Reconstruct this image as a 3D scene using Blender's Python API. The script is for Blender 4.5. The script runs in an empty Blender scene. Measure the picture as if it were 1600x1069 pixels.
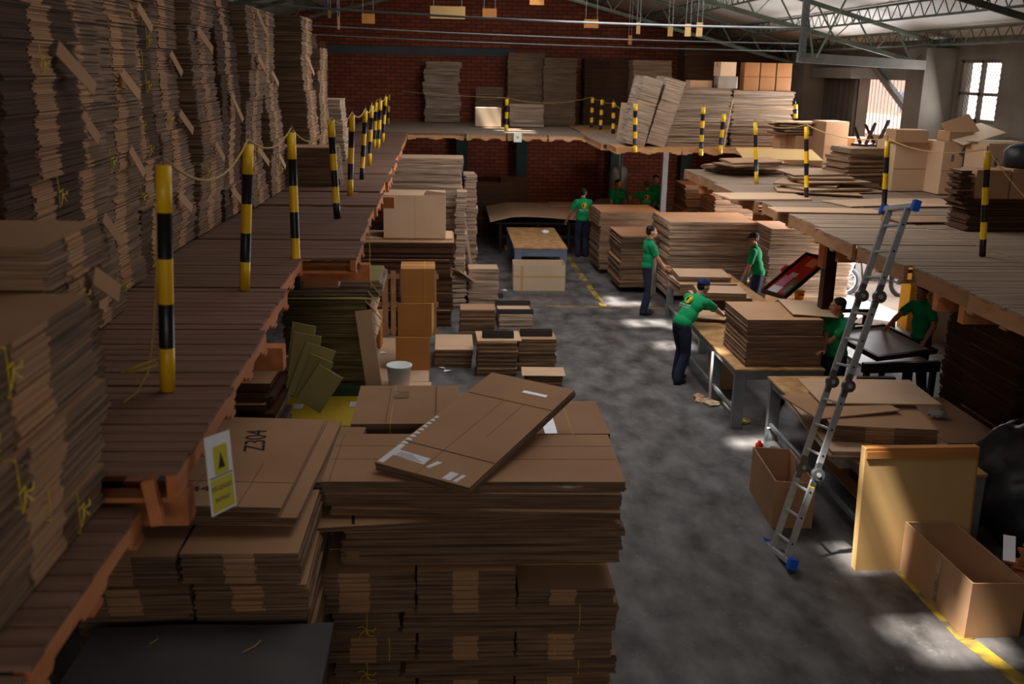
import bpy, bmesh, math, random
from mathutils import Vector, Matrix, Euler
sc = bpy.context.scene
COL = sc.collection
R = math.radians
PI = math.pi
# ------------------------------------------------------------------ camera
F, HC = 1556.0, 4.7
def _basis():
    yc = Vector(((697-800)/F, (105-534.5)/F, 1)).normalized()
    up = yc.cross(Vector((1, .02, 0))).normalized()
    if up.y > 0: up = -up
    xc = yc.cross(up).normalized()
    return xc, yc, up
XC, YC, ZC = _basis()                       # world axes seen in the camera (right, down, forward)
cam_d = bpy.data.cameras.new('camera'); cam = bpy.data.objects.new('camera', cam_d); COL.objects.link(cam)
cam_d.sensor_width = 36; cam_d.lens = 36*F/1600; cam_d.clip_start = .05; cam_d.clip_end = 300
right = Vector((XC.x, YC.x, ZC.x)); down = Vector((XC.y, YC.y, ZC.y)); fwd = Vector((XC.z, YC.z, ZC.z))
m = Matrix((right, -down, -fwd)).transposed().to_4x4(); m.translation = Vector((0, 0, HC))
cam.matrix_world = m
cam_d.dof.use_dof = True; cam_d.dof.focus_distance = 10.5; cam_d.dof.aperture_fstop = 2.2
sc.camera = cam
def ray(px, py):
    c = Vector(((px-800)/F, (py-534.5)/F, 1)); return Vector((XC.dot(c), YC.dot(c), ZC.dot(c)))
def PZ(px, py, z):                          # photo measurement -> point on a horizontal plane
    d = ray(px, py); t = (z-HC)/d.z; return Vector((t*d.x, t*d.y, z))
def PY(px, py, y):                          # ... on a plane across the hall
    d = ray(px, py); t = y/d.y; return Vector((t*d.x, y, HC+t*d.z))
def PX(px, py, x):                          # ... on a plane along the hall
    d = ray(px, py); t = x/d.x; return Vector((x, t*d.y, HC+t*d.z))
# ------------------------------------------------------------------ light
sc.view_settings.view_transform = 'Standard'; sc.view_settings.look = 'None'
sc.view_settings.gamma = 1; sc.view_settings.use_curve_mapping = False
sc.view_settings.exposure = 0.0
w = bpy.data.worlds.new('sky'); sc.world = w; w.use_nodes = True
bg = w.node_tree.nodes['Background']; bg.inputs[0].default_value = (.88, .94, 1.0, 1); bg.inputs[1].default_value = 1.4
SUN_DIR = Vector((.42, .10, -.90)).normalized()
sd = bpy.data.lights.new('sun', 'SUN'); sd.energy = 19; sd.angle = R(2.2); sd.color = (1, .95, .86)
so = bpy.data.objects.new('sun', sd); COL.objects.link(so); so.rotation_euler = SUN_DIR.to_track_quat('-Z', 'Y').to_euler(); so.location = (0, 0, 12)
def area(name, loc, direction, sx, sy, power, col=(1, 1, 1)):
    l = bpy.data.lights.new(name, 'AREA'); l.shape = 'RECTANGLE'; l.size = sx; l.size_y = sy; l.energy = power; l.color = col
    o = bpy.data.objects.new(name, l); COL.objects.link(o); o.location = loc
    o.rotation_euler = Vector(direction).to_track_quat('-Z', 'Y').to_euler(); return o
# daylight that comes in by the doorways, the mesh window and the translucent roof strips
area('daylight_ground_door', (9.0, 21.3, 1.4), (-1, -.12, -.1), 5.4, 2.4, 760, (.96, .98, 1))
area('daylight_upper_door', (9.0, 20.6, 4.2), (-1, -.25, .12), 3.2, .9, 230, (.96, .98, 1))
area('daylight_window', (9.0, 17.2, 4.5), (-1, -.1, -.3), 1.3, 1.0, 40, (.95, .98, 1))
area('daylight_roof_strip', (2.2, 19.5, 7.0), (0, 0, -1), 3.0, 13, 300, (.95, .97, 1))
area('daylight_roof_strip_mid', (3.4, 14.2, 6.5), (.18, .55, -1), 3.0, 4.5, 230, (1, .97, .93))
area('daylight_roof_strip_near', (2.4, 7.2, 6.9), (-.05, 0, -1), 3.0, 6, 76, (1, .93, .86))
area('fill_behind_camera', (-.5, -2.8, 4.6), (-.05, 1, -.25), 7, 1.6, 105, (1, .92, .84))  # soft fill added behind the camera to brighten near faces; no window there
# ------------------------------------------------------------------ materials
MATS = {}
def lin(c): return tuple(((v/255)/12.92 if v/255 <= .04045 else ((v/255+.055)/1.055)**2.4) for v in c)
def mat(name, c1, c2=None, scale=(4, 4, 4), rough=.85, metal=0, bump=0, rand=0, det=3, spec=.3, sharp=None, bscale=None, extra=None):
    if name in MATS: return MATS[name]
    m = bpy.data.materials.new(name); m.use_nodes = True; MATS[name] = m
    nt = m.node_tree; n = nt.nodes; L = nt.links; b = n['Principled BSDF']
    b.inputs['Roughness'].default_value = rough; b.inputs['Metallic'].default_value = metal
    b.inputs['Specular IOR Level'].default_value = spec
    c1 = lin(c1)+(1,)
    if c2 is None: b.inputs['Base Color'].default_value = c1; return m
    c2 = lin(c2)+(1,)
    tc = n.new('ShaderNodeTexCoord'); mp = n.new('ShaderNodeMapping'); mp.inputs['Scale'].default_value = scale
    L.new(tc.outputs['Object'], mp.inputs[0])
    nz = n.new('ShaderNodeTexNoise'); nz.inputs['Detail'].default_value = det; nz.inputs['Scale'].default_value = 1
    L.new(mp.outputs[0], nz.inputs['Vector'])
    cr = n.new('ShaderNodeValToRGB'); a, z = sharp or (.3, .7)
    cr.color_ramp.elements[0].position = a; cr.color_ramp.elements[1].position = z
    cr.color_ramp.elements[0].color = c1; cr.color_ramp.elements[1].color = c2
    L.new(nz.outputs[0], cr.inputs[0]); out = cr.outputs[0]
    oi = n.new('ShaderNodeObjectInfo')
    if rand:
        hs = n.new('ShaderNodeHueSaturation'); mr = n.new('ShaderNodeMapRange')
        mr.inputs['To Min'].default_value = 1-rand; mr.inputs['To Max'].default_value = 1+rand
        L.new(oi.outputs['Random'], mr.inputs[0]); L.new(mr.outputs[0], hs.inputs['Value']); L.new(out, hs.inputs['Color']); out = hs.outputs[0]
        ad = n.new('ShaderNodeVectorMath'); ad.operation = 'ADD'; sc_ = n.new('ShaderNodeVectorMath'); sc_.operation = 'SCALE'; sc_.inputs[3].default_value = 37
        cb = n.new('ShaderNodeCombineXYZ'); L.new(oi.outputs['Random'], cb.inputs[0]); L.new(oi.outputs['Random'], cb.inputs[1]); L.new(cb.outputs[0], sc_.inputs[0])
        L.new(tc.outputs['Object'], ad.inputs[0]); L.new(sc_.outputs[0], ad.inputs[1]); L.new(ad.outputs[0], mp.inputs[0])
    L.new(out, b.inputs['Base Color'])
    if bump:
        bp = n.new('ShaderNodeBump'); bp.inputs['Strength'].default_value = bump; bp.inputs['Distance'].default_value = .02
        if bscale:
            m2 = n.new('ShaderNodeMapping'); m2.inputs['Scale'].default_value = bscale; L.new(tc.outputs['Object'], m2.inputs[0])
            n2 = n.new('ShaderNodeTexNoise'); n2.inputs['Scale'].default_value = 1; L.new(m2.outputs[0], n2.inputs['Vector']); L.new(n2.outputs[0], bp.inputs['Height'])
        else: L.new(nz.outputs[0], bp.inputs['Height'])
        L.new(bp.outputs[0], b.inputs['Normal'])
    return m
KRAFT = mat('kraft_board', (168, 128, 96), (184, 143, 108), (1.3, 1.3, 1.3), rand=.07, bump=.15)
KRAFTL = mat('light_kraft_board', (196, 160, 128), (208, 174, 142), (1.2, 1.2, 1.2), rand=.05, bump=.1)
KRAFTY = mat('yellow_kraft_board', (200, 160, 104), (210, 170, 112), (1.5, 1.5, 1.5), rand=.04)
KRAFTO = mat('orange_kraft_board', (176, 116, 58), (188, 126, 66), (1.5, 1.5, 1.5), rand=.04)
PAD = mat('pale_pad_board', (205, 180, 150), (215, 190, 162), (1.2, 1.2, 1.2), rand=.04)
EDGE = mat('cut_board_edges', (92, 70, 55), (150, 120, 93), (2, 2, 60), rand=.12, det=4)
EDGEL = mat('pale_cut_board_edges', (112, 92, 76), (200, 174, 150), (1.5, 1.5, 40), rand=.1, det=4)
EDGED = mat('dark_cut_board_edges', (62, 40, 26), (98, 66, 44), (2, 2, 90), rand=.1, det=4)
EDGEG = mat('greenish_cut_board_edges', (84, 78, 46), (140, 128, 82), (2, 2, 80), rand=.1, det=4)
MID = mat('folded_joint_strips', (168, 126, 92), (188, 146, 108), (3, 3, 60), rand=.1)
GREENB = mat('greenish_board', (150, 140, 84), (166, 154, 96), (1.5, 1.5, 1.5), rand=.06)
DECKT = mat('worn_deck_boards', (102, 74, 60), (132, 98, 80), (1.2, 14, 14), rand=.1, bump=.2, det=5)
WOODO = mat('orange_pallet_wood', (176, 104, 62), (204, 132, 84), (8, 1.5, 12), rand=.1, bump=.15)
WOODW = mat('weathered_orange_board', (150, 106, 72), (176, 130, 92), (8, 3, 8), rough=.9, rand=.12)
WOODP = mat('pale_pallet_wood', (176, 128, 84), (200, 152, 106), (6, 2, 12), rand=.1)
WOODG = mat('grey_deck_boards', (138, 116, 98), (166, 144, 124), (1.2, 12, 12), rand=.07, det=5)
OSB = mat('worn_bench_top', (150, 104, 62), (206, 164, 112), (5, 5, 5), rand=.05, det=8, rough=.55, spec=.4)
GREY = mat('grey_painted_steel', (104, 108, 110), (128, 132, 134), (3, 3, 3), rough=.45, rand=.03)
BLUEG = mat('blue_grey_painted_steel', (104, 116, 136), (118, 130, 150), (3, 3, 3), rough=.5, rand=.03)
ALU = mat('brushed_aluminium', (176, 178, 180), (196, 198, 200), (3, 3, 20), rough=.38, metal=.55)
STEEL = mat('dark_joint_steel', (96, 96, 98), (130, 130, 132), (20, 20, 20), rough=.4, metal=.7)
BLACKM = mat('black_steel', (26, 24, 26), (38, 34, 34), (4, 4, 4), rough=.5)
MAROON = mat('dark_maroon_steel', (46, 22, 22), (58, 30, 28), (4, 4, 4), rough=.45)
TRUSS = mat('green_grey_truss_paint', (74, 82, 70), (98, 104, 90), (4, 4, 4), rough=.6)
YEL = mat('yellow_gloss_paint', (236, 184, 8), (246, 196, 20), (6, 6, 6), rough=.35, spec=.5)
BLK = mat('black_gloss_paint', (22, 22, 26), (34, 32, 36), (6, 6, 6), rough=.35, spec=.5)
ROPE = mat('straw_rope', (176, 142, 84), (204, 170, 108), (60, 60, 60))
TWINE = mat('yellow_twine', (206, 176, 30), (222, 192, 50), (40, 40, 40), rough=.5)
WHITE = mat('white_paper', (232, 232, 238), (240, 240, 244), (5, 5, 5))
TAPE = mat('clear_tape', (150, 116, 84), (200, 180, 160), (9, 9, 9), rough=.15, spec=.8, sharp=(.55, .65))
BLUEP = mat('blue_plastic', (24, 84, 190), (32, 94, 204), (5, 5, 5), rough=.4)
INK = mat('marker_ink', (48, 32, 30))
INKB = mat('print_ink_grey', (96, 96, 104))
TARP = mat('black_plastic_sheeting', (16, 16, 18), (34, 34, 36), (5, 5, 5), rough=.5, spec=.4, bump=1.0)
DARKTOP = mat('dark_grey_dusty_cover', (78, 74, 76), (94, 90, 90), (2, 2, 2), rough=.7, bump=.15)
YPAN = mat('yellow_sheet', (196, 166, 40), (206, 176, 48), (1.5, 1.5, 1.5), rough=.6)
PALEY = mat('pale_yellow_board', (200, 186, 120), (214, 200, 136), (4, 4, 4), rough=.7)
DGREEN = mat('dark_green_steel', (40, 62, 54), (50, 74, 64), (4, 4, 4), rough=.5)
GLAZ = mat('clear_plastic', (200, 210, 215), None, rough=.1); GLAZ.node_tree.nodes['Principled BSDF'].inputs['Transmission Weight'].default_value = .85
# ------------------------------------------------------------------ mesh helpers
def rnd(a, b): return random.uniform(a, b)
def setp(o, label=None, cat=None, group=None, kind=None):
    if label: o['label'] = label
    if cat: o['category'] = cat
    if group: o['group'] = group
    if kind: o['kind'] = kind
    return o
def obj(name, bm, m, parent=None, smooth=False):
    if isinstance(bm, bpy.types.Mesh): me = bm
    else:
        me = bpy.data.meshes.new(name); bm.normal_update(); bm.to_mesh(me); bm.free()
        for x in (m if isinstance(m, (list, tuple)) else [m]): me.materials.append(x)
        if smooth:
            for p in me.polygons: p.use_smooth = True
    o = bpy.data.objects.new(name, me); COL.objects.link(o)
    if parent: o.parent = parent
    return o
def empty(name, loc=(0, 0, 0), rz=0, label=None, cat=None, group=None):
    o = bpy.data.objects.new(name, None); COL.objects.link(o); o.location = loc; o.rotation_euler = (0, 0, rz)
    o.empty_display_size = .1
    return setp(o, label, cat, group)
def quadbox(bm, P, mi=0):                   # P: 8 points, bottom ccw 0-3 then top 4-7
    v = [bm.verts.new(p) for p in P]
    fs = [(3, 2, 1, 0), (4, 5, 6, 7), (0, 1, 5, 4), (1, 2, 6, 5), (2, 3, 7, 6), (3, 0, 4, 7)]
    out = []
    for k, f in enumerate(fs):
        fc = bm.faces.new([v[i] for i in f]); fc.material_index = mi if not isinstance(mi, (list, tuple)) else mi[k]; out.append(fc)
    return out
def box(bm, x0, x1, y0, y1, z0, z1, mi=0, M=None):
    P = [Vector(p) for p in ((x0, y0, z0), (x1, y0, z0), (x1, y1, z0), (x0, y1, z0), (x0, y0, z1), (x1, y0, z1), (x1, y1, z1), (x0, y1, z1))]
    if M: P = [M @ p for p in P]
    return quadbox(bm, P, mi)
def BM(*boxes):
    bm = bmesh.new()
    for b in boxes: box(bm, *b)
    return bm
def bevel(bm, w=.004, seg=1):
    bmesh.ops.bevel(bm, geom=bm.edges[:], offset=w, segments=seg, affect='EDGES', profile=.5); return bm
def frame_of(d):
    d = d.normalized(); a = Vector((0, 0, 1)) if abs(d.z) < .9 else Vector((1, 0, 0))
    u = d.cross(a).normalized(); return u, d.cross(u).normalized()
def tube(bm, pts, r, n=8, closed=False, mi=0, caps=True):
    pts = [Vector(p) for p in pts]; N = len(pts); rings = []
    rr = r if isinstance(r, (list, tuple)) else [r]*N
    u = None
    for i, p in enumerate(pts):
        if closed: d = pts[(i+1) % N]-pts[i-1]
        else: d = pts[min(i+1, N-1)]-pts[max(i-1, 0)]
        if d.length < 1e-7: d = Vector((0, 0, 1))
        d.normalize()
        if u is None: u, v = frame_of(d)
        else:
            u = (u-d*u.dot(d)).normalized() if (u-d*u.dot(d)).length > 1e-5 else frame_of(d)[0]
            v = d.cross(u)
        rings.append([bm.verts.new(p+(u*math.cos(2*PI*k/n)+v*math.sin(2*PI*k/n))*rr[i]) for k in range(n)])
    for i in range(N if closed else N-1):
        a, b = rings[i], rings[(i+1) % N]
        for k in range(n):
            try: bm.faces.new((a[k], a[(k+1) % n], b[(k+1) % n], b[k])).material_index = mi
            except ValueError: pass
    if caps and not closed:
        bm.faces.new(rings[0][::-1]).material_index = mi; bm.faces.new(rings[-1]).material_index = mi
    return rings
def bar(bm, a, b, w, h, mi=0):              # rectangular bar between two points, h is along z-ish
    a, b = Vector(a), Vector(b); d = (b-a).normalized(); u, v = frame_of(d)
    u *= w/2; v *= h/2
    quadbox(bm, [a-u-v, a+u-v, a+u+v, a-u+v, b-u-v, b+u-v, b+u+v, b-u+v], mi)
def ell(bm, c, rx, ry, rz, M=None, seg=14, ring=9):
    r = bmesh.ops.create_uvsphere(bm, u_segments=seg, v_segments=ring, radius=1)
    T = Matrix.Translation(Vector(c)) @ (M.to_4x4() if M else Matrix.Identity(4)) @ Matrix.Diagonal((rx, ry, rz, 1))
    bmesh.ops.transform(bm, matrix=T, verts=r['verts']); return r['verts']
def lathe(bm, prof, n=24, mi=0, c=(0, 0, 0)):
    c = Vector(c); rings = []
    for r, z in prof: rings.append([bm.verts.new(c+Vector((r*math.cos(2*PI*k/n), r*math.sin(2*PI*k/n), z))) for k in range(n)])
    for a, b in zip(rings, rings[1:]):
        for k in range(n): bm.faces.new((a[k], a[(k+1) % n], b[(k+1) % n], b[k])).material_index = mi
    bm.faces.new(rings[0][::-1]).material_index = mi; bm.faces.new(rings[-1]).material_index = mi
def text_mesh(s, size, depth=.001):         # writing as a mesh, centred, in the xy plane
    c = bpy.data.curves.new('writing', 'FONT'); c.body = s; c.size = size; c.align_x = 'CENTER'; c.align_y = 'CENTER'; c.extrude = depth
    o = bpy.data.objects.new('writing', c); COL.objects.link(o); bpy.context.view_layer.update()
    me = bpy.data.meshes.new_from_object(o.evaluated_get(bpy.context.evaluated_depsgraph_get()))
    bpy.data.objects.remove(o); return me
def writing(name, s, size, m, parent, M):
    me = text_mesh(s, size); me.materials.clear(); me.materials.append(m)
    o = bpy.data.objects.new(name, me); COL.objects.link(o)
    if parent: o.parent = parent
    o.matrix_local = M; return o
def strokes_mesh(n, size, seed=0):            # a worn line of print, too blurred in the photo to read: uneven upright strokes
    rs = random.Random(seed); bm = bmesh.new(); w = size*.62; x = -n*w/2
    for i in range(n):
        a = rs.uniform(.35, .6)*w; h = size*rs.uniform(.5, .66)
        box(bm, x, x+a*.45, -h/2, h/2, 0, .0012); q = rs.choice((-.5, -.1, .3)); box(bm, x+a*.45, x+a*1.3, q*h, (q+.2)*h, 0, .0012)
        x += w
    me = bpy.data.meshes.new('print_strokes'); bm.to_mesh(me); bm.free(); return me
ORD = 'lowest second third fourth fifth sixth seventh eighth ninth tenth eleventh twelfth thirteenth fourteenth fifteenth sixteenth seventeenth eighteenth nineteenth twentieth'.split()
def nth(i, n): return 'topmost' if i == n-1 else ORD[i]
# ------------------------------------------------------------------ a pack of flat board: one skin, grooved between its layers
PACKS = {}
def pack_mesh(w, d, h, n, var=0, mid=True, jit=.006, groove=.008, wave=0):
    key = (round(w, 3), round(d, 3), round(h, 3), n, var, mid, jit, wave)
    if key in PACKS: return PACKS[key]
    rs = random.Random(str(key)); bm = bmesh.new(); t = h/n; rings = []
    a, b = (.36, .62) if var % 2 else (.33, .6)
    def ringpts(inset, ox, oy, mo):
        x0, x1, y0, y1 = -w/2+inset+ox, w/2-inset+ox, -d/2+inset+oy, d/2-inset+oy
        xa, xb = x0+(x1-x0)*a, x0+(x1-x0)*b
        return [(x0, y0), (xa, y0), (xa, y0+mo), (xb, y0+mo), (xb, y0), (x1, y0), (x1, y1), (x0, y1)]
    for i in range(n):
        ox, oy = rs.uniform(-jit, jit), rs.uniform(-jit, jit); mo = rs.uniform(-.012, .002) if mid else 0
        for zz, ins in ((i*t, 0), (i*t+t*.78, 0)): rings.append((zz, ringpts(ins, ox, oy, mo)))
        if i < n-1:
            for zz in (i*t+t*.8, i*t+t*.98): rings.append((zz, ringpts(groove, ox, oy, 0)))
        else: rings[-1] = (h, rings[-1][1])
    V = []
    for z, pts in rings:
        V.append([bm.verts.new((x, y, z+wave*math.sin(x/w*5+var)*(z/h))) for x, y in pts])
    N = len(V[0])
    for A, B in zip(V, V[1:]):
        for k in range(N):
            f = bm.faces.new((A[k], A[(k+1) % N], B[(k+1) % N], B[k])); f.material_index = 2 if (k == 2 and mid) else 1
    bm.faces.new(V[0][::-1]).material_index = 0; bm.faces.new(V[-1]).material_index = 0
    me = bpy.data.meshes.new('board_pack'); bm.normal_update(); bm.to_mesh(me); bm.free()
    PACKS[key] = me; return me
MESHV = {}
def pack(name, w, d, h, n, mats, var=0, **kw):
    me = pack_mesh(w, d, h, n, var, **kw); key = (me.name, tuple(x.name for x in mats))
    if key not in MESHV:
        m2 = me.copy()
        for x in mats: m2.materials.append(x)
        MESHV[key] = m2
    o = bpy.data.objects.new(name, MESHV[key]); COL.objects.link(o); return o
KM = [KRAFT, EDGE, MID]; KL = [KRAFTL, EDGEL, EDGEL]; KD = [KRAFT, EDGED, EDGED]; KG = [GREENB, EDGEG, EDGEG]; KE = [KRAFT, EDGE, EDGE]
def twine_on(o, w, d, h, x, loose=.004):
    bm = bmesh.new(); q = loose+.004
    tube(bm, [(x, -d/2-q, .003), (x+.004, -d/2-q, h/2), (x, -d/2-q, h+.001), (x, d/2+q, h+.001), (x, d/2+q, .003)], .0032, 4, closed=True)
    t = obj('twine', bm, TWINE, o); return t
def knot_on(o, w, d, h, x, z, s=1):
    bm = bmesh.new(); y = -d/2-.024
    for a in (0, 2.1, 3.6, 5.2):
        tube(bm, [(x, y, z), (x+.035*s*math.cos(a), y-.012, z+.035*s*math.sin(a)), (x+.06*s*math.cos(a+.4), y-.004, z+.05*s*math.sin(a+.5)-.01)], .0035*s, 4)
    t = obj('knot', bm, TWINE, o); t['kind'] = 'thing'; return t
def tag_on(o, w, d, h, x, z, L=.26, W=.085, tilt=-.9, col=None):
    bm = bmesh.new(); y = -d/2-.03
    M = Matrix.Translation((x, y, z)) @ Matrix.Rotation(tilt, 4, 'Y') @ Matrix.Rotation(R(-14), 4, 'X')
    box(bm, -W/2, W/2, -.002, .002, -L, 0, 0, M)
    t = obj('card_tag', bm, col or KRAFTL, o); return t
def stack(x, y, w, d, z0, z1, rz, npk, desc, cat='board pack', name='board_pack', mats=KE, group=None, layers=8, mid=False, jit=.012, off=.015, turn=.012, twine=0, seed=0, what='pack', wave=0, lean=0, varn=3):
    """packs of flat board stacked on one another; (x, y) is the middle of the front edge, rz its turn"""
    rs = random.Random(desc+str(seed)); h = (z1-z0)/npk; M = Matrix.Translation((x, y, 0)) @ Matrix.Rotation(rz, 4, 'Z'); out = []
    for i in range(npk):
        v = rs.randrange(varn); p = M @ Vector((rs.uniform(-off, off)+lean*i, d/2+rs.uniform(-off, off), 0))
        o = pack(name, w, d, h-.006, layers, mats, v, mid=mid, jit=jit, wave=wave)
        o.location = (p.x, p.y, z0+i*h); o.rotation_euler = (0, 0, rz+rs.uniform(-turn, turn))
        if npk == 1: lb = desc
        else: lb = f"{nth(i, npk)} {what} of the {desc}"
        setp(o, lb, cat, group or desc)
        if twine and rs.random() < twine: twine_on(o, w, d, h-.008, rs.uniform(-.35, .35)*w)
        out.append(o)
    return out
def pstack(pl, pr, pyb, z0, ptop, d, npk, desc, **kw):
    """front-bottom edge measured in the photo between pl and pr at row pyb on the plane z0; ptop = row of the front-top edge"""
    yl, yr = (pyb if isinstance(pyb, tuple) else (pyb, pyb)); A = PZ(pl, yl, z0); B = PZ(pr, yr, z0); c = (A+B)/2
    return ystack(pl, pr, c.y, z0, ptop, d, npk, desc, rz=math.atan2(B.y-A.y, B.x-A.x), xs=(A.x, B.x), **kw)
def ystack(pl, pr, Y, z0, ptop, d, npk, desc, rz=0, xs=None, **kw):
    z1 = PY((pl+pr)/2, ptop, Y).z
    if xs is None: xs = (PY(pl, ptop, Y).x, PY(pr, ptop, Y).x)
    return stack(sum(xs)/2, Y, xs[1]-xs[0], d, z0, z1, rz, npk, desc, **kw)
# ------------------------------------------------------------------ the hall
ZL, ZR = 3.13, 2.85                         # heights of the two galleries
XR, XL, YB, YF = 9.2, -6.2, 31.0, -3.0
def roofz(x): return 7.6-.27*abs(x-1.0)
def struct(name, bm, m, parent=None, smooth=False): return setp(obj(name, bm, m, parent, smooth), kind='structure')
def floor_mat():
    m = mat('stained_concrete_floor', (50, 46, 43), (116, 112, 112), (3.2, 1.8, 3.0), rough=.62, det=12, sharp=(.3, .72), spec=.35, bump=.25, bscale=(6, 6, 6))
    nt = m.node_tree; n = nt.nodes; L = nt.links; b = n['Principled BSDF']
    tc = n.new('ShaderNodeTexCoord'); nz = n.new('ShaderNodeTexNoise'); nz.inputs['Scale'].default_value = 5.5; nz.inputs['Detail'].default_value = 12; nz.inputs['Roughness'].default_value = .82
    L.new(tc.outputs['Object'], nz.inputs['Vector']); cr = n.new('ShaderNodeValToRGB')
    cr.color_ramp.elements[0].position = .56; cr.color_ramp.elements[1].position = .74; cr.color_ramp.elements[0].color = (0, 0, 0, 1); cr.color_ramp.elements[1].color = (.55, .55, .55, 1)
    L.new(nz.outputs[0], cr.inputs[0]); mx = n.new('ShaderNodeMixRGB'); mx.inputs['Color2'].default_value = lin((170, 168, 168))+(1,)
    old = b.inputs['Base Color'].links[0].from_socket
    L.new(cr.outputs[0], mx.inputs['Fac']); L.new(old, mx.inputs['Color1']); L.new(mx.outputs[0], b.inputs['Base Color'])
    return m
FLOORM = floor_mat()
def brick_mat(name, c1, c2, mort, ax):
    m = bpy.data.materials.new(name); m.use_nodes = True; nt = m.node_tree; n = nt.nodes; L = nt.links; b = n['Principled BSDF']
    tc = n.new('ShaderNodeTexCoord'); sp = n.new('ShaderNodeSeparateXYZ'); cb = n.new('ShaderNodeCombineXYZ'); br = n.new('ShaderNodeTexBrick')
    L.new(tc.outputs['Object'], sp.inputs[0]); L.new(sp.outputs[ax], cb.inputs[0]); L.new(sp.outputs[2], cb.inputs[1]); L.new(cb.outputs[0], br.inputs['Vector'])
    br.inputs['Scale'].default_value = 1; br.inputs['Brick Width'].default_value = .3; br.inputs['Row Height'].default_value = .11; br.inputs['Mortar Size'].default_value = .014
    for k, c in zip(('Color1', 'Color2', 'Mortar'), (c1, c2, mort)): br.inputs[k].default_value = lin(c)+(1,)
    L.new(br.outputs['Color'], b.inputs['Base Color']); b.inputs['Roughness'].default_value = .9; return m
BRICK = brick_mat('red_brick', (168, 84, 54), (136, 66, 42), (84, 56, 44), 0)
BRICKR = brick_mat('brown_brick', (92, 60, 46), (74, 48, 38), (60, 46, 38), 1)
CONC = mat('grey_concrete', (88, 80, 72), (112, 103, 93), (1.5, 1.5, 1.5), det=6)
BAND = mat('grey_painted_band', (86, 88, 92), (98, 100, 104), (1, 1, 1))
ROOFM = mat('white_roof_sheet', (196, 194, 190), (214, 212, 206), (.6, .6, .6), rough=.6)
OUTG = mat('pale_outdoor_concrete', (190, 190, 184), (214, 214, 208), (.6, .6, .6))
PINK = mat('pink_house_render', (160, 112, 100), (170, 122, 110), (.8, .8, .8))
struct('floor', BM((XL, XR, YF, YB, -.1, 0)), FLOORM)
def wall_with_holes(name, x0, x1, y_edges, z_edges, holes, m):
    """wall across X (thin in x) made of one welded grid, holes = (y0,y1,z0,z1)"""
    bm = bmesh.new()
    for a, b in zip(y_edges, y_edges[1:]):
        for c, d in zip(z_edges, z_edges[1:]):
            if any(h[0] <= a and b <= h[1] and h[2] <= c and d <= h[3] for h in holes): continue
            box(bm, x0, x1, a, b, c, d)
    bmesh.ops.remove_doubles(bm, verts=bm.verts[:], dist=.0005)
    return struct(name, bm, m)
struct('wall_back', BM((XL, XR, YB, YB+.2, 0, 7.7)), BRICK)
struct('wall_left', BM((XL-.2, XL, YF, YB, 0, 5.7)), BRICKR)
struct('wall_front', BM((XL, XR, YF-.2, YF, 0, 7.7)), BRICKR)
wall_with_holes('wall_right', XR, XR+.25, [YF, 16.6, 18.0, 18.42, 18.9, 22.4, 24.2, YB], [0, 2.66, 3.2, 3.95, 4.62, 5.0, 5.45],
                [(16.6, 18.0, 3.95, 5.0), (18.9, 22.4, 3.2, 4.62), (18.42, 24.2, 0, 2.66)], CONC)
# roof: two slopes of sheet with open slots where the sun comes through
SLOTS = []                                  # (x0, x1, y0, y1)
def sun_slot(p, sx, sy):                    # a slot whose sunlight lands around p
    t = 0
    for _ in range(20):
        x = p.x-SUN_DIR.x*t; t = (roofz(x)-p.z)/-SUN_DIR.z
    x, y = p.x-SUN_DIR.x*t, p.y-SUN_DIR.y*t
    SLOTS.append((x-sx/2, x+sx/2, y-sy/2, y+sy/2))
for px, py, z, sx, sy in [(1012, 505, 0, .75, .5), (1052, 540, 0, .6, .45), (975, 475, 0, .8, .35), (1175, 692, 0, .5, .35), (1330, 872, 0, .28, .5), (1112, 548, .86, .22, .25),
                          (1505, 1010, 0, .7, .42), (1440, 985, 0, .5, .3), (945, 440, .4, .3, .5), (1012, 400, 1.4, .3, .35), (1385, 800, .6, .3, .3)]:
    sun_slot(PZ(px, py, z), sx, sy)
for q_, sx, sy in ((PY(766, 183, 28.15), .5, .45), (PY(858, 331, 27.2), .9, .28), (PY(870, 343, 26.4), .7, .22), (PY(800, 200, 27.6), .35, .35)): sun_slot(q_, sx, sy)
def roof():
    xs = sorted({XL-.2, 1.0, XR+.25} | {round(v, 4) for s in SLOTS for v in s[:2]}); ys = sorted({YF-.2, YB+.2} | {round(v, 4) for s in SLOTS for v in s[2:]})
    for name, keep in (('ceiling', lambda x: x < 1.0), ('ceiling_slope', lambda x: x >= 1.0)):
        bm = bmesh.new(); V = {}
        def vt(x, y, dz):
            k = (x, y, dz)
            if k not in V: V[k] = bm.verts.new((x, y, roofz(x)+dz))
            return V[k]
        for a, b in zip(xs, xs[1:]):
            if not keep((a+b)/2): continue
            for c, d in zip(ys, ys[1:]):
                if any(s[0] < (a+b)/2 < s[1] and s[2] < (c+d)/2 < s[3] for s in SLOTS): continue
                bm.faces.new((vt(a, c, 0), vt(a, d, 0), vt(b, d, 0), vt(b, c, 0)))
                bm.faces.new((vt(a, c, .04), vt(b, c, .04), vt(b, d, .04), vt(a, d, .04)))
        struct(name, bm, ROOFM)
roof()
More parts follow.
